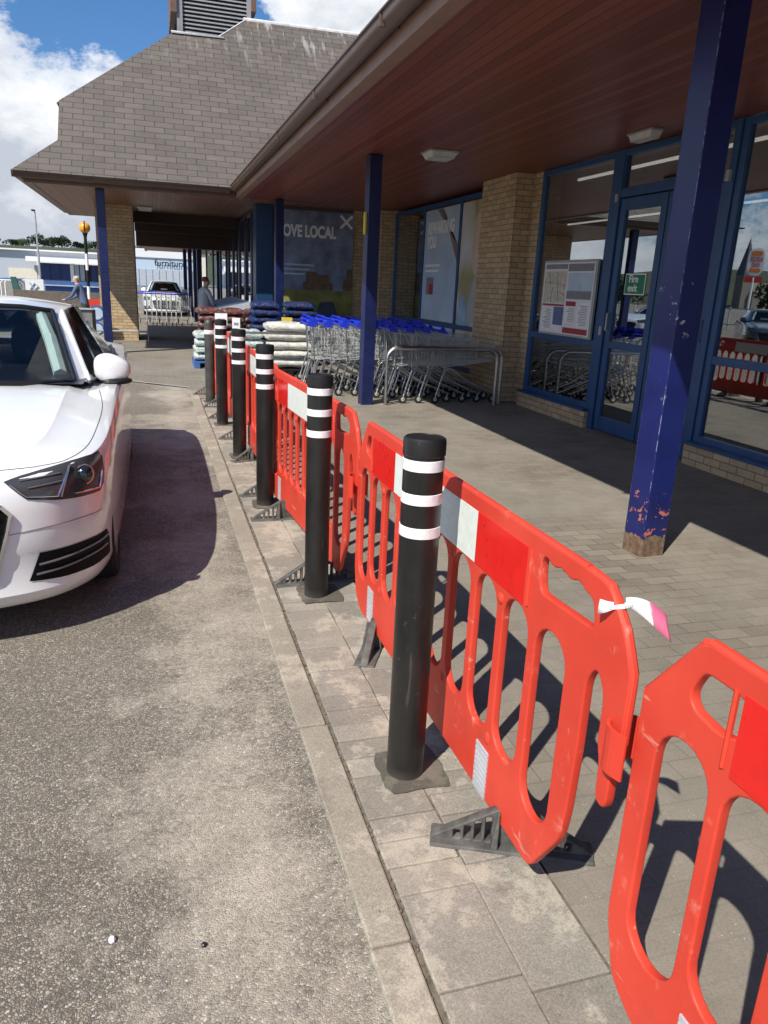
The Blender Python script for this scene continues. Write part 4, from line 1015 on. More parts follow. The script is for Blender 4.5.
    # mirrors
    for s in (1,-1):
        mm = MB().blob((0,0,0), .112,.055,.088, 20, 12, .72)
        mm.v = [(s*(.862+a), 1.86+b2+.10*max(0,a), 1.035+(c3-.010 if c3 < 0 else c3)*(1-2.6*max(0,a+.02))-.10*max(0,a)) for a, b2, c3 in mm.v]; ob = mm.build('wing_mirror', M[paint], t, smooth=True)
        MB().blob((s*.88,1.865,.950), .100,.060,.024, 14, 8, .8).tube([(s*.78,1.88,.93),(s*.83,1.87,.965)], [.034,.026], 8).build('mirror_base', M['dark_trim'], ob, smooth=True)
    # wheels
    for s in (1,-1):
        for wy in (.905,3.725):
            wprof = [(.20,-.11),(.30,-.112),(.318,-.095),(.325,-.06),(.325,.06),(.318,.095),(.30,.112),(.20,.11)]
            wm = MB(); n_ = 40
            for r_, xx_ in wprof:
                for j in range(n_):
                    a = 2*math.pi*j/n_; wm.v.append((s*(.775)+xx_, wy+r_*math.cos(a), .325+r_*math.sin(a)))
            for i in range(len(wprof)-1):
                for j in range(n_): wm.f.append((i*n_+j, (i+1)*n_+j, (i+1)*n_+(j+1) % n_, i*n_+(j+1) % n_))
            wo = wm.build('wheel', M['rubber'], t, smooth=True)
            rm = MB().tube([(s*.815,wy,.325),(s*.825,wy,.325)], .215, 36).tube([(s*.825,wy,.325),(s*.873,wy,.325)], .05, 16)
            for k in range(10):
                a = 2*math.pi*k/10; rm.tube([(s*.867,wy+.04*math.cos(a),.325+.04*math.sin(a)),(s*.857,wy+.205*math.cos(a),.325+.205*math.sin(a))], .013, 6)
            rm.tube([(s*.871,wy+.208*math.cos(2*math.pi*i/32),.325+.208*math.sin(2*math.pi*i/32)) for i in range(32)], .012, 6, closed=True)
            rm.build('rim', M['galv'], wo, smooth=True)
    MB().box(-.60,.60,.6,4.3,.16,.24).build('underbody', M['dark_trim'], t)
    for s in (1,-1): MB().blob((s*.70,4.58,.80), .17,.07,.06, 12, 6, .6).build('tail_light', M['red_reflector'], t, smooth=True)
    return t
M['trim_grey'] = plain('trim_grey', (.62,.72,.69), .6); M['lamp_black'] = plain('lamp_black', (.055,.056,.062), .15, spec=.5); M['lamp_grey'] = plain('lamp_grey', (.22,.22,.24), .3, .6)
M['intake_black'] = plain('intake_black', (.004,.004,.0045), .6, spec=.15)
#CAR
car = make_car((-1.13,3.24,0), 'white saloon car parked beside the bollards, cut by the left edge', 'white_paint')
def recolour(root, old, new):
    for ch in root.children:
        for o in (ch, *ch.children):
            if o.type == 'MESH' and o.material_slots and o.material_slots[0].material == M[old]:
                o.material_slots[0].link = 'OBJECT'; o.material_slots[0].material = M[new]
dup(car, (.48,33.5,0), 0, 'white car parked beyond the trolleys at the end of the covered walkway')
c2 = dup(car, (-8.8,28.5,0), R(70), 'white car mirrored in the glass of the fire exit door')
c3 = dup(car, (-11.0,22.5,0), R(35), 'dark teal car mirrored in the right-hand shop window'); recolour(c3, 'white_paint', 'teal_paint')
c4 = dup(car, (-7.4,40.5,0), R(100), 'blue car parked in front of the retail unit'); recolour(c4, 'white_paint', 'mid_blue')

# ------------------------------------------------------------------ trolleys
def make_trolley():
    t = thing('shopping_trolley', 'x', 'shopping trolley', (0,0,0), 0, 'wire shopping trolleys')
    r = .0042
    # basket: rear x=.12, front x=.92
    def side(s, x, z):  # y on the side wall
        k = (x-.12)/.8; return s*((.265-.05*k)-(.98-z)*.10)
    zt = lambda x: .98-.10*(x-.12)/.8
    zb = lambda x: .52+.10*(x-.12)/.8
    b = MB()
    for s in (1,-1):
        for i in range(9):
            x = .12+.8*i/8; b.tube([(x,side(s,x,zt(x)),zt(x)),(x-.02*(i/8),side(s,x,zb(x)),zb(x))], r, 3, cap=False)
        for j in range(5):
            k = j/4; P = [(x, side(s,x,zb(x)+(zt(x)-zb(x))*k), zb(x)+(zt(x)-zb(x))*k) for x in (.12,.92)]; b.tube(P, r if j not in (0,4) else .007, 4, cap=False)
    for i in range(7):
        k = -1+2*i/6
        b.tube([(.92,k*abs(side(1,.92,.88)),.88),(.90,k*abs(side(1,.92,.62)),.62)], r, 3, cap=False)
        pass
        b.tube([(.12,k*.22,.52),(.90,k*.185,.62)], r, 3, cap=False)
    for j in range(6):
        z = .62+.26*j/5; b.tube([(.915,side(1,.92,z),z),(.915,side(-1,.92,z),z)], r if j < 5 else .006, 4, cap=False)
        pass
        x = .2+.13*j; b.tube([(x,side(1,x,zb(x)),zb(x)),(x,side(-1,x,zb(x)),zb(x))], r, 3, cap=False)
    b.build('basket', M['wire'], t)
    ch = MB().tube([(.13,.235,.955),(.16,.10,.86),(.17,.0,.80),(.16,-.10,.86),(.13,-.235,.955)], .005, 5)
    for k in range(3): ch.tube([(.13,-.16+.16*k,.97),(.22,-.14+.14*k,.66)], r, 3)
    ch.build('child_seat', M['wire'], t)
    f = MB()
    for s in (1,-1):
        f.tube([(.02,s*.255,.13),(.07,s*.25,.30),(.125,s*.245,.46),(.17,s*.24,.505),(.23,s*.235,.49),(.55,s*.20,.30),(.93,s*.165,.145),(.98,s*.16,.13)], .0125, 6)
        f.tube([(.125,s*.245,.46),(.09,s*.262,.98),(.03,s*.262,1.02)], .010, 6)
    f.tube([(.5,.20,.33),(.5,-.20,.33)], .009, 6).tube([(.93,.165,.145),(.93,-.165,.145)], .010, 6)
    f.build('frame', M['steel'], t, smooth=True)
    h = MB().tube([(.015,.272,1.03),(.015,-.272,1.03)], .020, 8)
    for s in (1,-1):
        h.add([(.0,s*.272,1.045),(.0,s*.255,1.045),(.14,s*.255,.985),(.14,s*.272,.985),(-.012,s*.272,1.005),(-.012,s*.255,1.005),(.05,s*.255,1.10),(.05,s*.272,1.10)],
              [(0,1,2,3),(4,7,6,5),(0,4,5,1),(3,2,6,7),(0,3,7,4),(1,5,6,2)])
    h.add([(.05,.262,1.095),(.05,-.262,1.095),(.07,-.262,1.07),(.07,.262,1.07),(.03,.262,1.075),(.03,-.262,1.075)], [(0,1,2,3),(0,4,5,1),(4,3,2,5)])
    h.build('handle', M['trolley_blue'], t)
    for (x, y) in ((.02,.255),(.02,-.255),(.97,.16),(.97,-.16)):
        w_ = MB().tube([(x-.02,y-.013,.062),(x-.02,y+.013,.062)], .062, 16); wo = w_.build('castor', M['rubber'], t, smooth=True)
        MB().tube([(x-.02,y-.0145,.062),(x-.02,y+.0145,.062)], .030, 12).tube([(x,y,.14),(x-.015,y-.018,.11),(x-.02,y-.02,.062)], .007, 5).tube([(x,y,.14),(x-.015,y+.018,.11),(x-.02,y+.02,.062)], .007, 5).build('castor_fork', M['wire'], wo, smooth=True)
    return t
T0 = make_trolley(); first = True; cnt = {}
rowsT = [(10.42, 3.12, 4, .245, 'front row behind the near hoop'), (11.12, 2.10, 8, .245, 'second row, left of the blue post'), (11.86, 2.30, 8, .25, 'third row'), (12.55, 2.36, 7, .25, 'row deepest in the bay')]
ordn = ['first','second','third','fourth','fifth','sixth','seventh','eighth','ninth']
for (yy, x0_, n_, pitch, nm) in rowsT:
    for k in range(n_):
        lab = 'wire trolley, %s from left in the %s' % (ordn[k], nm)
        loc = (x0_+k*pitch, yy+rnd.uniform(-.012,.012), ZP)
        if first: T0.location = loc; T0['label'] = lab; first = False
        else: dup(T0, loc, 0, lab)
# bay hoops
def hoop(x0_, x1_, y, top, r, label, m='steel', rad=.16):
    P = [(x0_,y,0)]
    for i in range(7): a = R(180-90*i/6); P.append((x0_+rad+rad*math.cos(a), y, top-rad+rad*math.sin(a)))
    for i in range(7): a = R(90-90*i/6); P.append((x1_-rad+rad*math.cos(a), y, top-rad+rad*math.sin(a)))
    P.append((x1_,y,0))
    o = MB().tube(P, r, 12).build('trolley_bay_hoop', M[m], None, smooth=True); tag(o, label, 'rail', 'tubular hoops of the trolley bay'); return o
hoop(3.06,4.72,10.0,.80,.024,'tubular steel hoop nearest the brick pier, in front of the nested trolleys')
hoop(3.105,4.86,10.14,.805,.024,'tubular steel hoop just behind the front one, its right leg further right')
hoop(1.32,2.62,13.05,.76,.022,'tubular steel hoop in front of the white sacks')

# ------------------------------------------------------------------ goods stacked outside the entrance
def sack(mat_, dx, dy, dz):
    m = MB(); nx, ny = 12, 8; v = []
    def P(u, w_, top):
        e = (1-abs(u)**6)*(1-abs(w_)**6); z = dz*.5*(.45+.55*max(0,e)**.33)
        z += .012*math.sin(5*u+3*w_)*e
        return (u*dx/2, w_*dy/2, dz*.5+(z if top else -z*.94))
    for top in (True, False):
        for i in range(nx+1):
            for j in range(ny+1): v.append(P(-1+2*i/nx, -1+2*j/ny, top))
    N = (nx+1)*(ny+1); f = []
    for i in range(nx):
        for j in range(ny):
            a = i*(ny+1)+j; f.append((a,a+ny+1,a+ny+2,a+1)); f.append((N+a,N+a+1,N+a+ny+2,N+a+ny+1))
    for i in range(nx):
        a = i*(ny+1); f.append((a,N+a,N+a+ny+1,a+ny+1)); a += ny; f.append((a,a+ny+1,N+a+ny+1,N+a))
    for j in range(ny):
        f.append((j,j+1,N+j+1,N+j)); a = nx*(ny+1)+j; f.append((a,N+a,N+a+1,a+1))
    m.v = v; m.f = f
    o = m.build('sack', M[mat_], None, smooth=True, ang=70); return o
def pallet(x, y, dx, dy, label, m='wood'):
    t = thing('pallet', label, 'pallet', (x,y,ZP))
    for k in range(5): MB().box(-dx/2,dx/2,-dy/2+k*(dy-.1)/4,-dy/2+k*(dy-.1)/4+.1,.10,.125).build('board', M[m], t)
    for xx in (-dx/2+.05,0,dx/2-.05): MB().box(xx-.05,xx+.05,-dy/2+.002,dy/2-.002,0,.099).build('bearer', M[m], t)
    return t
def stack(x, y, z, n, mat_, dx, dy, dz, cols, lab, grp, band=None):
    o0 = sack(mat_, dx, dy, dz); used = False
    for c in range(cols):
        for k in range(n):
            o = o0 if not used else o0.copy()
            if used: COL.objects.link(o)
            used = True
            o.location = (x+c*(dx+.03)+rnd.uniform(-.02,.02), y+rnd.uniform(-.02,.02), z+k*dz*.93); o.rotation_euler = (0,0,rnd.uniform(-.05,.05)+(math.pi if k % 2 else 0))
            pos = 'bottom' if k == 0 else 'topmost' if k == n-1 else ordn[k]+' from the bottom'
            cc = '' if cols == 1 else (' left' if c == 0 else ' right' if c == cols-1 else ' middle')
            tag(o, '%s,%s stack, %s' % (lab, cc, pos) if cols > 1 else '%s, %s of its stack' % (lab, pos), 'sack', grp)
pallet(2.26,13.62,.86,.95,'wooden pallet under the white sacks','dark_trim')
stack(2.26,13.62,.145,5,'bag_white',.80,.60,.165,1,'white plastic sack beside the trolleys','white sacks by the trolleys')
pallet(1.62,13.75,.42,.6,'small pallet under the pale green sacks','dark_trim')
stack(1.62,13.75,.145,4,'bag_teal',.40,.55,.165,1,'pale green and white sack behind the hoop','pale sacks behind the hoop')
pallet(1.10,14.7,.85,.9,'blue pallet behind the farthest bollards','mid_blue')
stack(.90,14.7,.145,4,'bag_teal',.42,.7,.135,2,'white and teal sack on blue pallet','teal sacks on the blue pallet')
pallet(1.45,15.45,1.3,.7,'pallet under the red net bags','wood')
stack(1.02,15.45,.145,7,'bag_red',.42,.6,.14,3,'dark red printed bag by entrance','dark red bags by the entrance')
pallet(2.02,14.85,.55,.7,'pallet under the left stack of blue sacks','dark_trim'); stack(2.02,14.85,.145,8,'bag_blue',.50,.65,.145,1,'dark blue sack left of the slim blue column','dark blue sacks')
pallet(2.80,15.3,.62,.7,'pallet under the right stack of blue sacks','dark_trim'); stack(2.80,15.3,.145,8,'bag_blue',.58,.65,.145,1,'dark blue sack in front of the landscape poster','dark blue sacks')
bl = MB()
def price(x, y, z, w_, h_, lab, top=None):
    t = thing('price_card', lab, 'price card', (x,y,z), R(-8))
    MB().box(-w_/2,w_/2,-.004,0,0,h_).build('card', M['paper'], t)
    MB().box(-w_*.3,w_*.3,-.007,-.005,h_*.3,h_*.55).build('print_line', M['ink_grey'], t)
    if top: MB().box(-w_/2,w_/2,-.007,-.005,h_*.72,h_).build('band', M[top], t)
price(1.17,14.28,.80,.22,.21,'white price card on the teal and red bags'); price(1.52,15.08,.70,.15,.20,'small cream price card on the dark red bags')
price(2.40,14.42,.72,.20,.25,'white price card with a yellow top before the blue sacks','yellow')
# planter display of crates running along the entrance glass
cr_ = thing('display_stand', 'sloping display stand of grey crates along the entrance glass', 'display stand', (1.7,18.5,0))
MB().box(1.25,1.32,17.2,21.8,0,.8).box(2.0,2.06,17.2,21.8,0,1.0).build('frame', M['dark_trim'], cr_, world=True)
for k in range(6):
    y0 = 17.25+k*.76
    MB().add([(1.30,y0,.80),(2.06,y0,.98),(2.06,y0+.70,.98),(1.30,y0+.70,.80),(1.30,y0,.98),(2.06,y0,1.16),(2.06,y0+.70,1.16),(1.30,y0+.70,.98)], [(0,3,2,1),(0,1,5,4),(1,2,6,5),(2,3,7,6),(3,0,4,7)]).build('crate', M['grey_clad'], cr_, world=True)

# ------------------------------------------------------------------ people
def person(loc, rz, label, J, mats, hair, hairpos, scale=1.0):
    """J: joints name -> (x,y,z,r,parent); +y is forward"""
    t = thing('person', label, 'person', loc, rz)
    names_ = list(J); me = bpy.data.meshes.new('body'); idx = {n: i for i, n in enumerate(names_)}
    E_ = [(idx[n], idx[J[n][4]]) for n in names_ if J[n][4]]
    me.from_pydata([J[n][:3] for n in names_], E_, [])
    o = bpy.data.objects.new('tmp', me); COL.objects.link(o)
    me.skin_vertices.new() if hasattr(me.skin_vertices, 'new') and not me.skin_vertices else None
    sk = o.modifiers.new('s','SKIN'); sk.use_smooth_shade = True
    for i, n in enumerate(names_): me.skin_vertices[0].data[i].radius = (J[n][3], J[n][3])
    me.skin_vertices[0].data[idx['pelvis']].use_root = True
    ss = o.modifiers.new('u','SUBSURF'); ss.levels = 2; ss.render_levels = 2
    dg = bpy.context.evaluated_depsgraph_get(); m2 = bpy.data.meshes.new_from_object(o.evaluated_get(dg)); bpy.data.objects.remove(o)
    m2.materials.clear(); body = link_mesh('body', m2, [M[x] for x in mats], t, True, ang=80)
    pts = [(Vector(J[n][:3]), n) for n in names_]
    for p in m2.polygons:
        n = min(pts, key=lambda q: (q[0]-p.center).length-J[q[1]][3]*.5)[1]
        p.material_index = 0 if n.startswith(('head','neck','hand','f_','chin','nose')) else 2 if n.startswith(('knee','foot','ankle','hip','toe')) else 1
    hb = MB().blob(hairpos, .083, .098, .070, 14, 8); hb.build('hair', M[hair], t, smooth=True)
    hp = J['head']
    e = MB()
    for s in (-1,1): e.blob((hp[0]+s*.032, hp[1]+.088, hp[2]+.01), .012,.008,.009, 8, 6)
    e.build('eyes', M['dark_trim'], t); return t
def joints(lean, army, armz, headz):
    J = {'pelvis':(0,0,.95,.15,None),'waist':(0,lean*.3,1.10,.14,'pelvis'),'chest':(0,lean*.75,1.32,.155,'waist'),'shoulders':(0,lean,1.45,.10,'chest'),
         'neck':(0,lean+.03,1.53,.055,'shoulders'),'head_low':(0,lean+.06,1.60,.075,'neck'),'head':(0,lean+.07,headz,.092,'head_low'),'head_top':(0,lean+.06,headz+.07,.07,'head')}
    J['nose'] = (0, lean+.165, headz-.01, .016, 'head')
    for s, c in ((-1,'l'),(1,'r')):
        J['shoulder_'+c] = (s*.18,lean,1.43,.065,'shoulders'); J['elbow_'+c] = (s*.23,lean+army*.4,1.17,.048,'shoulder_'+c)
        J['wrist_'+c] = (s*.19,lean+army,armz,.034,'elbow_'+c); J['hand_'+c] = (s*.185,lean+army+.07,armz-.01,.032,'wrist_'+c)
        for k in range(4): J['f_%s%d' % (c,k)] = (s*(.160+.018*k),lean+army+.145-.006*abs(k-1),armz-.03,.0085,'hand_'+c)
        J['f_%st' % c] = (s*.145,lean+army+.095,armz-.015,.010,'hand_'+c)
        J['hip_'+c] = (s*.095,0,.86,.095,'pelvis'); J['knee_'+c] = (s*.11,.04,.49,.065,'hip_'+c); J['ankle_'+c] = (s*.115,-.02,.09,.045,'knee_'+c); J['toe_'+c] = (s*.125,.15,.045,.038,'ankle_'+c)
    return J
JA = joints(.20,.32,1.06,1.64); 
p1 = person((-1.72,22.0,0), R(75), 'grey-haired man in a blue jacket leaning over the grey board', JA, ['skin','jacket','trousers'], 'grey_hair', (0,.235,1.70)); p1.scale = (.86,.86,.86)
JB = joints(.04,.20,1.05,1.66)
p2 = person((1.12,18.6,0), R(-60), 'person in a pale grey top standing by the entrance stand', JB, ['skin','shirt','trousers'], 'ginger_hair', (0,.07,1.72)); p2.scale = (.92,.92,.92)

# ------------------------------------------------------------------ far side of the car park
bd = thing('recycling_board', 'tall grey board screen in front of the leaning man', 'screen', (-1.66,18.9,0))
MB().box(-1.99,-1.36,18.88,18.94,.03,.80).build('panel', M['board_grey'], bd, world=True); MB().box(-2.03,-1.32,18.84,19.0,.80,.83).build('top_rail', M['grey_clad'], bd, world=True); MB().box(-1.36,-1.29,18.86,18.98,0,.80).build('post', M['dark_trim'], bd, world=True)
sp = thing('sign_post', 'short post with two round white signs rimmed in blue', 'sign', (-1.34,20.2,0))
MB().tube([(0,0,0),(0,0,.62)], .03, 8).build('post', M['galv'], sp, smooth=True)
for z, r_ in ((.66,.20),(.30,.16)):
    d = MB().disc((0,-.05,z), (0,1,0), r_, .02, 28).build('disc', M['mid_blue'], sp, smooth=True); MB().disc((0,-.062,z), (0,1,0), r_*.72, .01, 24).build('face', M['pale_blue'], d, smooth=True)
hr = MB().tube([(-1.45,20.05,0),(-1.45,20.05,.26),(-.15,20.05,.26),(-.15,20.05,0)], .025, 8).build('guard_rail', M['galv'], None, smooth=True); tag(hr, 'low tubular guard rail at the foot of the corner brick pier', 'rail')
bc = thing('belisha_beacon', 'black and white striped crossing pole topped with an amber globe', 'beacon', (-2.22,30,0))
for k in range(5): MB().tube([(0,0,.02+k*.56),(0,0,.02+(k+1)*.56)], .055, 12).build('band', M['dark_trim' if k % 2 == 0 else 'white'], bc, smooth=True)
MB().tube([(0,0,2.82),(0,0,2.98)], [.055,.10], 12).build('collar', M['dark_trim'], bc, smooth=True); MB().blob((0,0,3.13), .19,.19,.19, 20, 14).build('globe', M['amber'], bc, smooth=True)
MB().tube([(0,-.192,3.0),(0,-.197,3.13),(0,-.15,3.27),(0,0,3.34)], .022, 6).build('globe_strap', M['dark_trim'], bc)
def lamp_post(x, y, h, label):
    t = thing('street_lamp', label, 'street lamp', (x,y,0)); MB().tube([(0,0,0),(0,0,h)], [.09,.05], 8).build('pole', M['galv'], t, smooth=True)
    MB().tube([(0,0,h),(.0,-.5,h+.08)], .035, 6).build('arm', M['galv'], t); MB().box(-.12,.12,-.95,-.45,h+.04,h+.14).build('lamp_head', M['dark_trim'], t, bevel=.03); return t
lamp_post(-7.6,60,5.45,'thin grey street lamp in front of the retail units')
lamp_post(-33.5,52,7.1,'street lamp mirrored in the right-hand shop window')
lw = MB().box(-5.2,-1.75,33.0,33.3,0,.86).build('low_wall', M['wall_brown'], None); tag(lw, 'low brown wall behind the leaning man', 'wall')
wb = thing('banner', 'white banner with a grey swirl on the railing', 'banner', (-5.05,40,.4)); MB().box(-5.75,-4.95,39.98,40.02,.55,1.22).build('sheet', M['white_wall'], wb, world=True)
MB().tube([(-5.55,39.95,.75),(-5.35,39.95,1.05),(-5.2,39.95,.9),(-5.35,39.95,.75),(-5.55,39.95,1.05)], .03, 6).build('swirl', M['grey_clad'], wb, world=True)
bb = thing('railing', 'railing carrying a bright blue mesh sheet', 'railing', (-3.7,40,0))
MB().box(-4.90,-2.3,39.98,40.0,.35,1.18).build('sheet', M['mid_blue'], bb, world=True)
for k in range(27): MB().box(-4.86+k*.1,-4.83+k*.1,39.93,39.96,.1,.95).build('bar', M['deep_blue'], bb, world=True)
MB().box(-4.9,-2.3,39.92,39.97,.95,1.0).build('rail', M['grey_clad'], bb, world=True)
rb_ = thing('plastic_barrier', 'small red plastic barrier in the distance beside the corner pier', 'barrier', (-1.85,26,0))
MB().box(-2.05,-1.55,25.98,26.04,.58,.82).build('panel', M['red_plastic'], rb_, world=True)
for k in range(6): MB().box(-2.03+k*.085,-1.99+k*.085,25.98,26.04,.08,.579).build('bar', M['paper'], rb_, world=True)
for k in range(2):
    sh_ = thing('trolley_shelter', ['white tubular trolley shelter at the far left edge, nearer one','white tubular trolley shelter at the far left edge, farther one'][k], 'shelter', (-6.9+k*.6,40+k*3,0))
    for yy in (0,1.2,2.4): MB().tube([(-1.2,yy,0),(-1.2,yy,.95),(-1.0,yy,1.12),(.6,yy,1.12),(.8,yy,.95),(.8,yy,0)], .035, 8).build('hoop', M['white'], sh_, smooth=True)
    MB().box(-1.1,.7,0,2.4,1.14,1.18).build('roof', M['mid_blue'], sh_)
gp_ = MB().add([(-5.9,38,0),(-5.5,38,0),(-5.5,38.3,0),(-5.9,38.3,0),(-6.05,38,1.3),(-5.85,38,1.3),(-5.85,38.3,1.3),(-6.05,38.3,1.3)], [(0,3,2,1),(4,5,6,7),(0,1,5,4),(1,2,6,5),(2,3,7,6),(3,0,4,7)]).build('planter_screen', M['green_dark'] if 'green_dark' in M else M.setdefault('green_dark', plain('green_dark',(.03,.11,.09),.6)), None); tag(gp_, 'leaning dark green screen beside the white banner', 'screen')
# trolley bay under the walkway
T2 = [(x, 27.2) for x in (-.30,.02,.34,.66,.98)]
for k, (x, y) in enumerate(T2): dup(T0, (x, y, ZP), R(90), 'trolley in the far bay before the silver car, %s from the left' % ordn[k], 'trolleys in the far bay')
ob = thing('trolley_corral', 'blue-signed trolley corral end panel in the covered walkway', 'corral', (1.55,24.0,0)); MB().box(1.38,1.72,23.98,24.05,.15,1.05).build('panel', M['deep_blue'], ob, world=True); MB().tube([(1.35,24.02,0),(1.35,24.02,1.1),(1.75,24.02,1.1),(1.75,24.02,0)], .03, 8).build('frame', M['galv'], ob, world=True)
# retail units
ru = thing('retail_unit', 'long low retail unit with a white fascia and dark blue windows', 'building', (-18,150,0))
MB().box(-48,-19.4,150,165,0,4.9).build('clad_wall', M['grey_clad'], ru, world=True); MB().box(-24,-19.45,149.9,149.99,0,1.9).build('base_band', M['cream'], ru, world=True)
MB().box(-19.4,-8,150,165,0,4.9).build('wall', M['white_wall'], ru, world=True); MB().box(-48,-8,149.2,166,4.9,5.15).build('roof', M['white_wall'], ru, world=True)
MB().box(-20.8,-8,147.5,149.15,3.15,3.95).build('canopy', M['white'], ru, world=True)
for (a, b2, m_) in ((-18.9,-13.9,'deep_blue'),(-13.3,-10.6,'grey_clad'),(-11.4,-8.6,'deep_blue')):
    wn_ = MB().box(a,b2,149.6,149.98,.2,3.0).build('window', M[m_], ru, world=True); 
    for k in range(3): MB().box(a+(b2-a)*k/3-.06,a+(b2-a)*k/3+.06,149.5,149.59,.2,3.0).build('mullion', M['dark_trim'], wn_, world=True)
MB().box(-13.9,-13.3,149.3,149.99,0,3.1).build('pilaster', M['white'], ru, world=True)
r2 = thing('furniture_store', 'pale furniture shop seen through the covered walkway', 'building', (3,120,0))
MB().box(-3,9,120,135,0,4.2).build('wall', M['pale_blue'], r2, world=True); MB().box(-3,9,119.8,135,4.2,5.4).build('parapet', M['white_wall'], r2, world=True)
text('furniture', 1.25, M['dark_trim'], r2, (-2.6,-.25,3.1), (R(90),0,0), off=.02)
for k in range(12): MB().box(-2.7+k*.95,-1.85+k*.95,119.9,119.99,.2,2.6).build('window', M['grey_clad'], r2, world=True)
r3 = thing('cream_building', 'small cream building glimpsed beyond the walkway posts', 'building', (8.5,90,0)); MB().box(5.0,12,90,100,0,4.2).build('wall', M['cream'], r3, world=True); MB().box(4.8,12.2,89.8,100.2,4.2,4.5).build('roof', M['dark_trim'], r3, world=True)
# hills and trees
hm = MB(); nx_ = 40
for i in range(nx_+1):
    x = -420+i*21
    for (yy, zz) in ((200,-.5),(235,7.9+.3*math.sin(i*.7)),(300,9.2+.5*math.sin(i*.5+1)),(420,11),(500,-1)): hm.v.append((x,yy,zz))
for i in range(nx_):
    for j in range(4): a = i*5+j; hm.f.append((a,a+5,a+6,a+1))
hm.build('hill', M['grass'], None, smooth=True)['kind'] = 'structure'
hw = MB()
for i in range(21):
    y = -60+i*26
    for (xx, zz) in ((-190,-.5),(-230,9+2*math.sin(i*.6)),(-300,17+3*math.sin(i*.45)),(-420,-1)): hw.v.append((xx,y,zz))
for i in range(20):
    for j in range(3): a = i*4+j; hw.f.append((a,a+1,a+5,a+4))
hw.build('hill', M['grass'], None, smooth=True)['kind'] = 'structure'
def crown_mesh(seed, w_, h_):
    r_ = random.Random(seed); m = MB(); lobes = [(r_.uniform(-.5,.5)*w_, r_.uniform(-.5,.5)*w_, r_.uniform(.35,.85)*h_, r_.uniform(.22,.40)*w_) for _ in range(9)]
    for (cx_, cy_, cz_, rr2) in lobes:
        for _ in range(70):
            d_ = Vector((r_.gauss(0,1),r_.gauss(0,1),r_.gauss(0,.8))).normalized()*rr2*r_.uniform(.65,1.08); c = Vector((cx_,cy_,cz_))+d_; s = w_*r_.uniform(.035,.075)
            u = Vector((r_.gauss(0,1),r_.gauss(0,1),r_.gauss(0,1))).normalized(); v_ = u.orthogonal().normalized(); m.quad(c-u*s-v_*s*.6, c+u*s-v_*s*.6, c+u*s*.7+v_*s*.7, c-u*s*.7+v_*s*.7)
    return m
def tree(seed, loc, w_, h_, label):
    t = thing('tree', label, 'tree', loc, 0, 'trees on the skyline'); MB().tube([(0,0,-.5),(.1,0,h_*.35),(.0,.1,h_*.7)], [w_*.05,w_*.035,w_*.012], 7).build('trunk', M['bark'], t, smooth=True); crown_mesh(seed,w_,h_).build('crown', M['leaf'], t); return t
t0s = [tree(11+k, (0,0,0), 7, 7.5, 'x') for k in range(3)]
usedT = [False]*3; tr = random.Random(21)
LT = 'distant leafy tree on the green skyline beyond the retail unit'
for k in range(24):
    x = -50+k*2.1+tr.uniform(-.8,.8); y = 262+tr.uniform(-8,8); s = tr.uniform(.26,.40)*(1.0 if k % 4 else 1.15); i = k % 3
    loc = (x, y, 8.2+tr.uniform(0,.5)); o = t0s[i] if not usedT[i] else dup(t0s[i], loc)
    usedT[i] = True; o.location = loc; o.scale = (s*1.25,s*1.25,s); o.rotation_euler = (0,0,tr.uniform(0,6)); o['label'] = LT
for k in range(12):
    y = 15+k*15+tr.uniform(-5,5); x = -70+tr.uniform(-20,10); o = dup(t0s[k % 3], (x,y,0), tr.uniform(0,6), 'leafy tree beyond the car park, mirrored in the shop windows', 'trees mirrored in the glass'); s = tr.uniform(.55,.95); o.scale = (s,s,s)
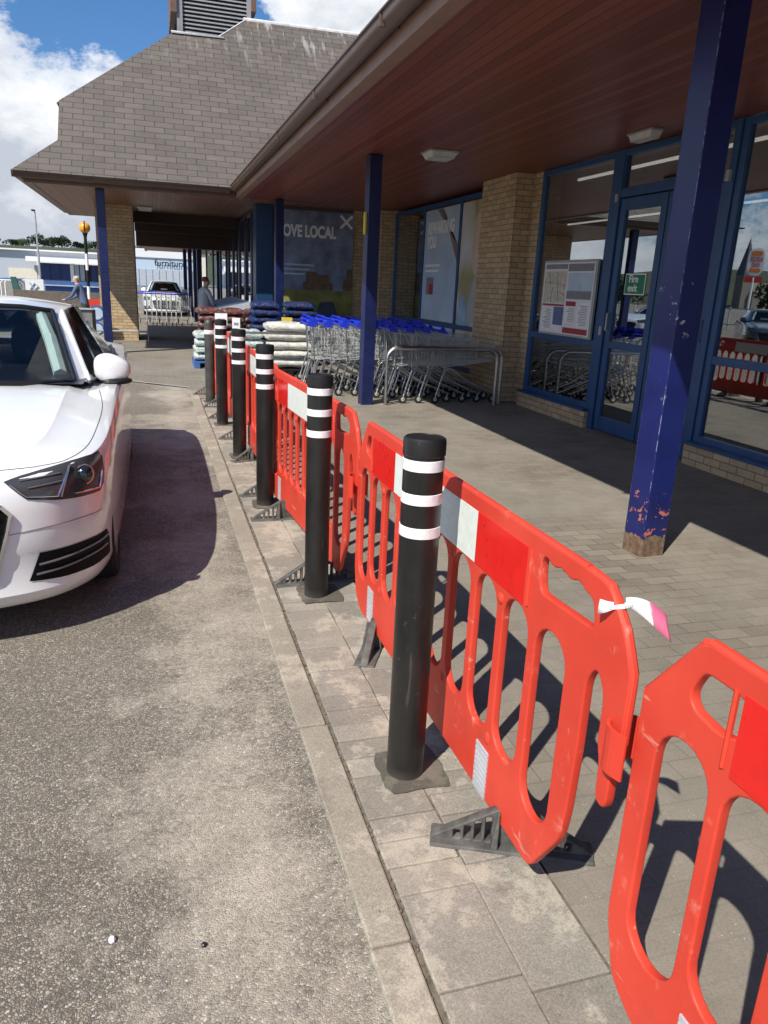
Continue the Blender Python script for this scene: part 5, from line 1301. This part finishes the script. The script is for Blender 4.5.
# fast-food sign, church, railing seen in the window reflections
bs = thing('roadside_sign', 'orange and red burger sign on a white pole, mirrored in the shop window', 'sign', (-34.6,50.4,0), R(32)); bs.scale = (.68,.68,1)
MB().tube([(0,0,0),(0,0,3.6)], .14, 10).build('pole', M['white'], bs, smooth=True)
pn = [(p[0],p[1]) for p in rrect(0,4.75,1.7,2.0,.6,8)]
def slabxz(pts, y0, y1, name, m):
    k = len(pts); MB().add([(a,y0,b2) for a,b2 in pts]+[(a,y1,b2) for a,b2 in pts], [tuple(range(k)), tuple(reversed(range(k,2*k)))]+[((i+1)%k,i,i+k,(i+1)%k+k) for i in range(k)]).build(name, M[m], bs)
slabxz(pn, -.10, .10, 'panel', 'white'); slabxz(rrect(0,5.38,1.2,.36,.17,6), -.13,.13,'bun','orange'); slabxz(rrect(0,4.12,1.2,.30,.14,6), -.13,.13,'bun','orange'); slabxz(rrect(0,3.45,1.9,.46,.08,3), -.10,.10,'lower_panel','sign_red')
text('BURGER\nKING', .50, M['sign_red'], bs, (0,-.12,4.78), (R(90),0,0), off=.012, align='CENTER', sx=.72)
text('BURGER\nKING', .50, M['sign_red'], bs, (0,.12,4.78), (R(90),0,R(180)), off=.012, align='CENTER', sx=.72)
chh = thing('church', 'stone church with a tall pointed spire, mirrored in the shop window', 'church', (-165,200,0)); MB().box(-1.7,1.7,-1.7,1.7,0,10).build('tower', M['stone'], chh); MB().add([(-1.8,-1.8,10.01),(1.8,-1.8,10.01),(1.8,1.8,10.01),(-1.8,1.8,10.01),(0,0,21)], [(0,3,2,1),(0,1,4),(1,2,4),(2,3,4),(3,0,4)]).build('spire', M['spire'], chh)
MB().box(-18,-1.71,-3,3,0,5).add([(-18,-3.3,5.01),(-1.71,-3.3,5.01),(-1.71,0,8),(-18,0,8),(-18,3.3,5.01),(-1.71,3.3,5.01)], [(0,1,2,3),(3,2,5,4),(0,3,4),(1,5,2)]).build('nave', M['stone'], chh)
rl_ = thing('railing', 'long grey railing across the car park, mirrored in the shop windows', 'railing', (-24,40,0))
MB().box(-24.03,-23.97,8,70,1.25,1.32).box(-24.03,-23.97,8,70,.3,.36).build('rail', M['galv'], rl_, world=True)
for k in range(32): MB().box(-24.05,-23.95,8+k*2-.04,8+k*2+.04,0,1.38).build('post', M['galv'], rl_, world=True)
